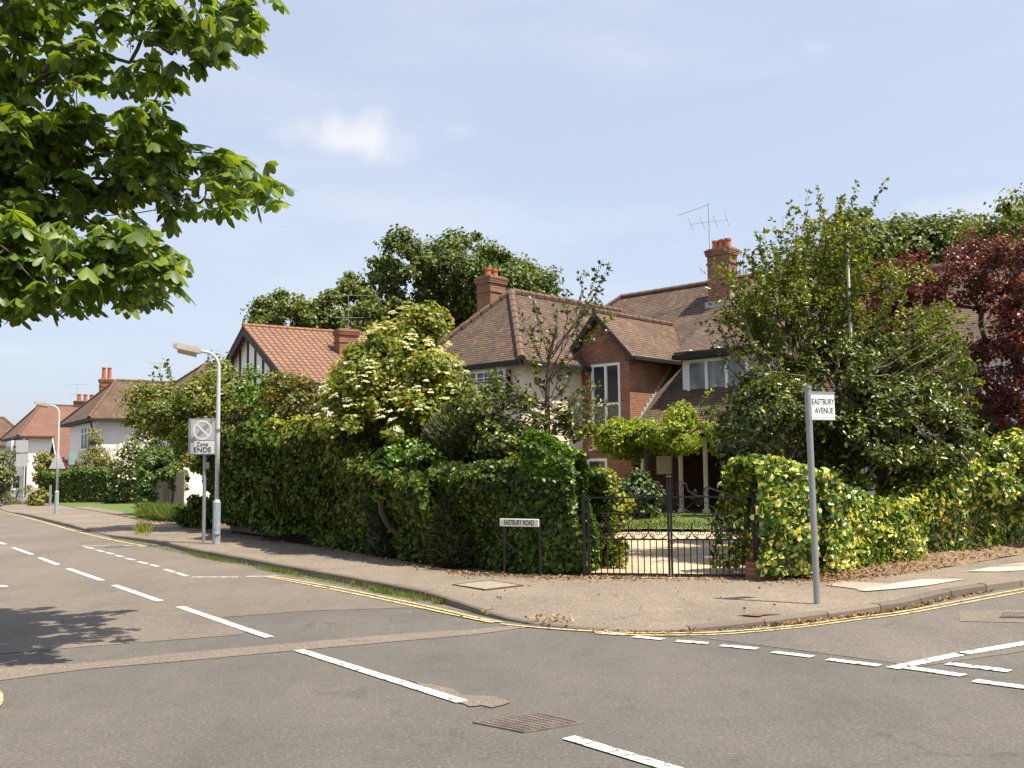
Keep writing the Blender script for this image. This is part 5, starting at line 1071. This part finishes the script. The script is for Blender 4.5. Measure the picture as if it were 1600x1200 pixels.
# pear / cherry tree over the pavement
tree('cherry_tree','spreading tree with drooping leaves and reddish tips behind the nearer street lamp','tree',
  [bx(222,320,605,690,31,1.6),bx(280,395,590,680,30,1.8),bx(205,290,620,665,31,1.0),bx(300,400,640,740,29.5,1.6),bx(320,390,560,640,31,1.1)],(gp(350,836,.1).x+1.6,31.4,.06),190,.42,17000,.115,'cherry',shape='narrow',r0=.14,fork=2.0,lean=(-.5,0),amp=.35,freq=.7,seed=40,droop=.4,prune=.35)
ctr=[o for o in COL.objects if o.name.startswith('cherry_tree')][0]; oo=np.array(ctr.location)
tp=[np.array(at(x,y,31.2))-oo for x,y in ((258,562),(246,572),(238,588),(262,578),(326,548),(334,552),(352,560),(212,618),(206,640))]; shoots(tp,[q+np.array((.5,.1,-1.2)) for q in tp],.10,.12,'cherry',ctr,per=4,frm=.35,r=.02,tname='shoots',name='shoot_leaves')
# big boundary shrubs along Eastbury Road
off2=lambda px,py,k=.45: gp(px,py,.1)-V_*0+Vector((V_.x*k,V_.y*k,0))
pA=off2(322,829,1.2);pB=off2(395,843,1.0);pC=off2(460,853,.95);pD=off2(560,868,.9);pE=off2(640,881,.95);pF=off2(700,891,.95);pG=off2(762,896,.95);pH=off2(815,899,.95)
xy=lambda p:(p.x,p.y)
def hz(px,py,p): return at(px,py,p.y).z-.08
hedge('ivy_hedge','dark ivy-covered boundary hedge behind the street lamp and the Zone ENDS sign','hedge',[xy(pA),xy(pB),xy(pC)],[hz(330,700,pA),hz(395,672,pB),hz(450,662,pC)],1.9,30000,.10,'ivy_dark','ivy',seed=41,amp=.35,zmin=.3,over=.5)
hedge('mixed_hedge','tall shaded hedge with rusty olive growing tips left of the flowering elder','hedge',[xy(pC),xy(pD),xy(pE)],[hz(450,662,pC),hz(540,700,pD),hz(620,745,pE)],1.7,34000,.085,'olive','oval',seed=42,amp=.30,zmin=.05,over=.6)
hedge('ivy_hedge','ivy hedge with bright sunlit top behind the EASTBURY ROAD plate','hedge',[xy(pE),xy(pF),xy(pG),xy(pH)],[hz(640,735,pE),hz(700,728,pF),hz(800,738,pG),hz(862,728,pH)],1.3,52000,.062,'ivy_shaded','ivy',seed=43,amp=.24,zmin=.02,over=.4)
s_('rusty_shrub','ivy-draped shrub with reddish-brown tips just right of the nearer street lamp','bush',[(400,500,582,690,27.5,1.4),(430,510,590,680,26.5,1.2),(350,430,640,760,28.5,1.2)],27,110,.32,15000,.085,'rusty',seed=44,amp=.3)
s_('ivy_mound','bright green ivy mound on the boundary hedge left of the rusty shrub','bush',[(385,440,585,650,28.3,1.0),(400,470,640,700,26.6,.9)],27.5,60,.26,7000,.08,'ivy_sunlit',shape='ivy',seed=45)
el=tree('elder_tree','broad elder covered in flat cream flower heads in the middle of the boundary','tree',
  [bx(538,640,540,650,21.2,1.1),bx(560,690,515,640,21.5,1.5),bx(600,690,492,580,21.6,1.1),bx(520,640,560,680,21,1.4),bx(620,725,560,680,20.6,1.3),bx(505,600,620,715,20.6,1.1),bx(600,720,620,715,19.8,1.1),bx(650,745,600,680,20.2,.8),bx(648,690,484,540,21.6,.5),bx(510,600,640,735,19.9,.8),bx(580,700,650,720,19.2,.7),bx(500,560,590,700,21,.8)],(at(630,800,21.4).x,21.4,.06),380,.28,40000,.078,'elder',r0=.12,fork=.9,amp=.25,freq=.9,seed=46,prune=.45)
ebl=[bx(535,640,535,650,21.2,1.1),bx(560,690,512,640,21.5,1.5),bx(600,692,488,580,21.6,1.1),bx(516,640,556,680,21,1.4),bx(620,730,556,680,20.6,1.3),bx(503,600,616,700,20.6,1.1),bx(600,720,616,700,19.8,1.1)]
eb=[((c-el.location),R) for c,R in ebl]; C_,Nn_=vol_pts(eb,2600,.97); k=~inside(C_,eb,.93)&(Nn_[:,2]>-.25)&(wob(C_,1.1,77)>-.25)&(RNG.random(len(C_))<(.28+.5*np.clip(C_[:,2]-2.2,0,1))); C_=C_[k][:330]; Nn_=Nn_[k][:330]
C_=C_+Nn_*.14; idx=np.repeat(np.arange(len(C_)),22); axis=unit(Nn_*.35+np.array([0,0,1.0])); d=rdir(len(idx)); ax=axis[idx]; d=d-(d*ax).sum(1,keepdims=True)*ax; rs_=RNG.uniform(.045,.085,len(C_))[idx]; q=RNG.random(len(idx))**.5
leaves('flower_head',C_[idx]+unit(d)*(rs_*q)[:,None]-ax*(rs_*.25*q*q)[:,None],ax,.042,M['cream'],el,jit=.25)
# feathery broom / juniper
def feather(name,label,cat_,bl,base,n,size,mat,seed,droop=.3):
    base=Vector(base); t=thing(name,label,cat_,base); b2=[((c-base),R) for c,R in bl]; P1,N1=vol_pts(b2,n,.75); P1=P1+N1*(wob(P1,1.6,seed)*.16)[:,None]; T1=N1*.8+np.array([0,0,.9]); P1[:,2]=np.maximum(P1[:,2],.05)
    leaves('foliage',P1,np.cross(T1,RNG.normal(size=T1.shape)),size,M[mat],t,'blade',droop=droop,tdir=T1,jit=.2)
    C1,_=vol_pts(b2,60,.5); grow(C1,(0,0,0),.018,.005,extra=[(0,0,.25)]).build('stems',M['bark'],t); return t
M['feather']=leafmat('feathery_leaf',[(0,(.025,.04,.018)),(.5,(.06,.08,.032)),(1,(.13,.15,.06))],.6,.2,.3,1.6,tint=(1.05,1,.85))
feather('feathery_shrub','fine feathery grey-green shrub on top of the hedge below the elder','bush',[bx(670,770,650,735,18.6,.8),bx(730,800,660,730,18.4,.6)],(at(720,800,18.6).x,18.6,.06),24000,.17,'feather',50)
feather('feathery_shrub','drooping feathery shrub in the shaded hedge, nearer the elder','bush',[bx(578,650,735,890,19.6,.55),bx(600,640,725,800,19.7,.5)],(at(615,860,20.4).x,20.1,.06),14000,.16,'feather',51,.6)
feather('feathery_shrub','drooping feathery shrub in the shaded hedge, nearer the low nameplate','bush',[bx(680,738,750,885,17.25,.4),bx(690,735,725,800,17.3,.4)],(at(712,860,17.6).x,17.5,.06),14000,.15,'feather',52,.6)
s_('ivy_mound','bright sunlit ivy mound crowning the hedge between the two feathery shrubs','bush',[(592,690,690,745,18.9,.7),(640,720,695,760,18.2,.6),(590,625,730,765,19.0,.4)],18.8,80,.16,12000,.062,'ivy_sunlit',shape='ivy',seed=53,amp=.2)
s_('creeper_mound','loose sunlit olive-green creeper sprawling over the hedge top left of the elder','climbing plant',[(400,500,655,712,25.3,.8),(470,560,665,725,23.6,.7)],24.5,90,.2,11000,.075,'yellowgreen',seed=39,prune=0)
# ivy pier at the gate
hedge('ivy_pier','bright green ivy-covered pier on the left of the iron gates','ivy',[xy(gp(864,899,.1)+Vector((0,.55,0))),xy(gp(890,899,.1)+Vector((0,.45,0)))],[hz(870,700,gp(866,899,.1)+Vector((0,.55,0))),hz(905,712,gp(902,899,.1))],.80,24000,.066,'ivy_sunlit','ivy',seed=54,amp=.14,back=.45,zmin=.0)
# small tree with bare trunk before the cream wall
t=tree('small_tree','sparse small tree with a dark trunk standing in front of the cream wall','tree',[bx(700,800,600,700,18.2,.9),bx(780,850,640,720,18,.7),bx(860,925,640,700,18.1,.5),bx(830,880,560,640,18.4,.5)],(at(857,800,18.3).x,18.3,.06),60,.2,1500,.075,'holly',r0=.05,fork=2.6,amp=.3,freq=1,seed=55,prune=.2,lean=(-.02,0))
o3=np.array(t.location); tp=[];bs=[]
for (x,y) in ((940,405),(945,430),(915,420),(890,455),(925,465),(905,520),(948,490),(835,470),(825,500),(812,485),(870,480),(858,505),(880,560),(900,575),(770,575),(735,590),(830,560),(790,600),(885,600),(845,590)):
    tp.append(np.array(at(x,y,18.3+random.uniform(-.4,.4)))-o3)
    bs.append(np.array(at(858+random.uniform(-6,6),660-max(0,(640-y))*.45,18.3))-o3)
shoots(tp,bs,.10,.078,'holly',t,per=4,frm=.5,r=.014,side=3,twig='bark',tname='shoots',name='shoot_leaves')
tp=[];bs=[]
for i in range(46):
    x=random.uniform(700,960); y=random.uniform(570,690); tp.append(np.array(at(x,y,18.2+random.uniform(-.6,.5)))-o3); bs.append(np.array(at(858,random.uniform(620,700),18.3))-o3)
shoots(tp,bs,.6,.07,'holly',t,per=3,frm=.7,r=.012,side=4,twig='paletwig',tname='bare_twigs',name='twig_leaves')
mb=MB(); mb.tube([np.array(at(857,900,18.3))-o3,np.array(at(856,700,18.3))-o3,np.array(at(855,620,18.3))-o3,np.array(at(858,560,18.3))-o3,np.array(at(872,500,18.3))-o3],[.062,.055,.048,.032,.014],8); mb.build('leader',M['bark'],t,smooth=True)
s_('evergreen_bush','dark glossy evergreen bush below the small tree, behind the ivy hedge','bush',[(740,830,665,730,17.8,.7),(780,850,700,760,17.4,.5)],17.7,50,.2,5000,.075,'holly',seed=56)
# behind the gates
s_('golden_bush','yellow-green bush behind the left gate leaf','bush',[(912,985,745,898,17.0,.6),(925,975,730,810,17.2,.5),(915,965,800,900,16.7,.5)],17.6,110,.18,15000,.060,'yellowgreen',seed=57,amp=.15)
s_('laurel_bush','small dark green bush under the low window at the foot of the brick gable','bush',[(975,1022,748,808,30,.8),(930,985,768,808,30,.7)],30,50,.35,5000,.11,'yew',seed=58)
# wisteria along the porch eave
wl=thing('wisteria','bright green wisteria hanging along the porch eave of the brick house','climbing plant',(at(1010,800,31.5).x,31.3,.25))
wb_=[((c-wl.location),R) for c,R in (bx(940,1030,665,715,32.4,.7),bx(1000,1090,652,712,31.3,.8),bx(1060,1140,668,712,30.4,.7),bx(1110,1180,660,715,29.8,.7),bx(1045,1085,640,680,31.6,.5),bx(925,985,655,705,31.6,.5),bx(960,1040,662,712,31.6,.6),bx(1080,1150,655,705,30.0,.6))]
Cw=crown('foliage',wb_,300,.24,30000,.105,M['wist'],wl,shape='narrow',surf=.5,amp=.2,freq=.9,seed=65,droop=.5,prune=0)
grow(Cw[:120],(0,0,0),.07,.008,extra=[(0,0,1.2),(0,0,2.4)]).build('stems',M['bark'],wl,smooth=True)
tp=[np.array(at(x,y,31))-np.array(wl.location) for x,y in ((1075,632),(1105,610),(1118,600),(1060,640),(1135,618))]; shoots(tp,[q+np.array((-.5,.1,-.7)) for q in tp],.09,.09,'wist',wl,per=4,frm=.1,r=.01,tname='tendrils',name='tendril_leaves')
# holly / evergreen mass right of the gates
hl=thing('holly_tree','big glossy dark evergreen with upright whippy shoots behind the EASTBURY AVENUE sign','tree',(at(1290,800,18.2).x,18.2,.1)); ho=np.array(hl.location)
hbx=[bx(1150,1300,590,760,17.2,1.1),bx(1200,1370,540,680,18,1.3),bx(1300,1470,580,740,17.6,1.2),bx(1350,1520,620,760,18,1.1),bx(1160,1260,560,660,17.6,.8),bx(1230,1420,640,780,16.9,1.0),bx(1400,1500,560,660,18.4,.9),bx(1200,1250,700,800,17.2,.7),bx(1320,1420,520,600,18.4,.8),bx(1400,1540,640,740,18.3,.9),bx(1120,1200,600,700,17.8,.7)]
hb_=[((c-hl.location),R) for c,R in hbx]
hu_=[((c-hl.location),R) for c,R in (bx(1165,1300,400,590,18.2,1.2),bx(1230,1370,330,560,18.4,1.2),bx(1330,1470,400,600,18.4,1.2),bx(1430,1530,470,640,18.5,1.0))]
Cu_=crown('upper_foliage',hu_,150,.19,6000,.078,M['hollytip'],hl,shape='narrow',surf=.2,amp=.2,freq=1.2,seed=67,prune=0,jit=.9)
grow(Cu_[:190],(0,0,1.6),.07,.005,curl=.12).build('upper_branches',M['bark'],hl,smooth=True)
Ch_=crown('foliage',hb_,420,.24,46000,.082,M['holly'],hl,shape='narrow',surf=.6,amp=.25,freq=.9,seed=61,prune=.5)
grow(Ch_[RNG.permutation(len(Ch_))[:330]],(0,0,-.1),.20,.008,extra=[(0,0,.8)],curl=.10).build('trunk',M['bark'],hl,smooth=True)
def fan(n,xr,yr,Yc,bx_,by_,**k):
    tp=[];bs=[]
    for i in range(n):
        x=random.uniform(*xr); y=yr(x); tp.append(np.array(at(x,y,Yc+random.uniform(-.9,.9)))-ho); bs.append(np.array(at(bx_+(x-bx_)*random.uniform(.1,.35),by_+random.uniform(-25,25),Yc+random.uniform(-.3,.3)))-ho)
    shoots(tp,bs,**k)
top=lambda x: float(np.interp(x,[1110,1160,1200,1240,1285,1320,1345,1380,1420,1470,1520],[420,375,345,300,268,292,330,350,385,430,480]))
fan(40,(1130,1350),lambda x: top(x)+random.random()**1.3*150,18.2,1265,590,sp=.085,lsize=.080,mat='hollytip',parent=hl,per=5,frm=.42,r=.013,side=4,bend=.4,tname='shoots',name='shoot_leaves',twig='bark')
fan(34,(1240,1520),lambda x: top(x)+40+random.random()*160,18.4,1310,600,sp=.085,lsize=.080,mat='hollytip',parent=hl,per=5,frm=.42,r=.012,side=4,bend=.4,tname='shoots',name='shoot_leaves',twig='bark')
fan(50,(1130,1560),lambda x: random.uniform(470,740),17.3,1300,610,sp=.5,lsize=.08,mat='holly',parent=hl,per=4,frm=.45,r=.009,side=5,tname='bare_twigs',name='twig_leaves',twig='paletwig')
fan(16,(1105,1170),lambda x: random.uniform(380,520),17.9,1240,600,sp=.16,lsize=.08,mat='holly',parent=hl,per=3,frm=.4,r=.016,side=3,tname='arching_shoots',name='arching_leaves',twig='bark',bend=.5)
s_('shade_conifer','very dark evergreen in the shade between the porch and the holly','conifer',[(1125,1190,640,790,21.5,.9),(1150,1210,690,840,20,.7)],21,80,.3,9000,.10,'yew',seed=63)
s_('garden_shrub','mid green shrub behind the variegated ivy wall under the purple-leaved tree','bush',[(1470,1600,630,760,22.5,.8),(1560,1680,640,760,22.8,.8)],22.6,90,.26,9000,.085,'laurel',seed=64)
# variegated ivy along the avenue
def hp(px,py,k=.55): return gp(px,py,.1)+Vector((.0,k,0))
va,vb2,vc,vd,ve,vf=hp(1219,906,.62),hp(1262,907,.85),hp(1330,900,.85),hp(1420,890,1.15),hp(1520,876,1.35),hp(1640,858,1.6)
hedge('variegated_ivy','long yellow and green variegated ivy wall running from the gates along the avenue','ivy',[xy(va),xy(vb2),xy(vc),xy(vd),xy(ve),xy(vf)],[hz(1205,710,va),hz(1262,728,vb2),hz(1335,752,vc),hz(1420,765,vd),hz(1500,722,ve),hz(1600,705,vf)],1.2,105000,.072,'var_ivy','ivy',seed=71,amp=.26,zmin=.14,over=-.05)
s_('variegated_mound','sunlit yellow mound topping the ivy wall near the right edge','ivy',[(1460,1560,690,780,18.6,.8),(1530,1660,700,790,19.3,.8)],18.8,80,.22,15000,.078,'var_ivy',shape='ivy',seed=72)
# bare twigs trailing out of the ivy wall
t=thing('dry_stems','tangle of dry brown stems hanging from the ivy wall above the mulch','stems',(vd.x,vd.y-.7,.1)); mb=MB()
for i in range(60):
    x=random.uniform(1400,1560); y=random.uniform(790,855); Yq=float(np.interp(x,[1380,1600],[vd.y-.95,vf.y-1.1])); p=np.array(at(x,y,Yq))-np.array(t.location); q=p+np.array([random.uniform(-.25,.25),random.uniform(-.25,.05),-random.uniform(.15,.5)]); mb.tube([p,(p+q)/2+RNG.normal(size=3)*.05,q],[.006,.005,.003],4,False)
mb.build('stem_tangle',M['paletwig'],t)
# ------------------------------------------------ ground scatter
def scatter(name,pts,size,mat,shape='oval',up=True,tdir=None,jit=.5,z=None):
    P1=np.array([list(p) for p in pts]); Nl=np.tile([0,0,1.0],(len(P1),1)) if up else RNG.normal(size=P1.shape)
    return tag(leaves(name,P1,Nl,size,M[mat],None,shape,tdir=tdir,jit=jit,rnd=.5),kind='stuff')
L_=[]
for i in range(3600):     # litter at the foot of the hedges
    j=random.randrange(30,len(B)-12); q=B[j].lerp(B[j+1],random.random()); d=(K[j]-B[j]).normalized(); k=random.expovariate(6)-.12; p=q+d*k; L_.append((p.x,p.y,.115))
for i in range(4200):
    a=random.random(); b=random.random()
    u=a*5; n0=min(4,int(u)); f=u-n0; p0=verge0[n0].lerp(verge0[n0+1],f); p1=verge1[n0].lerp(verge1[n0+1],f); p=p0.lerp(p1,b*.9); L_.append((p.x,p.y,.14+.28*(a)**.6*math.sin(b*.9*math.pi/2)))
for i in range(1000):     # gutter leaves
    s=random.uniform(0,1); j=int(np.interp(random.random(),[0,.1,1],[nK*.72,nK*.84,nK-12])); q=K[j]+(K[j+1]-K[j])*random.random(); d=(K[j]-B[j]).normalized(); p=q+d*abs(random.gauss(0,.07)); L_.append((p.x,p.y,.018))
for i in range(60): p=gp(random.gauss(862,16),random.gauss(967,3),.06); L_.append((p.x,p.y,.062))
for i in range(60): p=gp(random.uniform(450,1250),random.uniform(900,975),.1); L_.append((p.x,p.y,.104)) if p.y>10 else None
scatter('leaf_litter',L_,.032,'deadleaf')
G_=[];T_2=[]
def tuft(p,n,h,sp=.04):
    for i in range(n): G_.append((p.x+random.gauss(0,sp),p.y+random.gauss(0,sp),p.z)); T_2.append((random.gauss(0,.35),random.gauss(0,.35),1))
for px,py,n in ([(x,np.interp(x,[172,304,525,690],[841,868,912,944]),int(10+26*max(0,math.sin(x*.045)+math.sin(x*.021)))) for x in np.arange(176,700,2.6)]):
    d=(K[0]*0); p=gp(px,float(py)+random.uniform(-1,1.5),0); tuft(p,int(n*1.6),.08)
for px in np.arange(20,140,3): tuft(gp(px,np.interp(px,[0,48,120],[796,808,828])+0.5,0),12,.1,.1)
for (x,y,k) in ((225,843,60),(215,838,40),(570,912,60),(600,920,80),(420,889,50),(560,911,80),(655,935,60),(1190,907,40),(1275,909,60)): 
    for q in range(3): tuft(gp(x+random.uniform(-9,9),y,.03),k//2,.1,.07)
P1=np.array(G_); leaves('kerb_grass',P1,RNG.normal(size=P1.shape),.085,M['grassgreen'],None,'grass',tdir=np.array(T_2),jit=.1); tag(COL.objects['kerb_grass'],kind='stuff')
G_=[];T_2=[]
for i in range(52):
    p=gp(random.gauss(224,4),random.gauss(832,3),.09); tuft(p,6,.1,.05)
P1=np.array(G_); leaves('pavement_weeds',P1,RNG.normal(size=P1.shape),.32,M['grassblade'],None,'grass',tdir=np.array(T_2)+RNG.normal(size=P1.shape)*.15,jit=.1); tag(COL.objects['pavement_weeds'],kind='stuff')
def lawnblades(name,quad,n,h,z):
    P1=[]
    for i in range(n): u,v=random.random(),random.random(); p=quad[0].lerp(quad[1],u).lerp(quad[3].lerp(quad[2],u),v); P1.append((p.x,p.y,p.z))
    P1=np.array(P1); T=np.tile([0,0,1.0],(n,1))+RNG.normal(size=(n,3))*.3; tag(leaves(name,P1,RNG.normal(size=(n,3)),h,M['grassblade'],None,'blade',tdir=T,jit=.1),kind='stuff')
lawnblades('lawn_grass',[L0[0],L0[3],L1[3],L1[0]],16000,.05,.1)
bpy.context.view_layer.update()
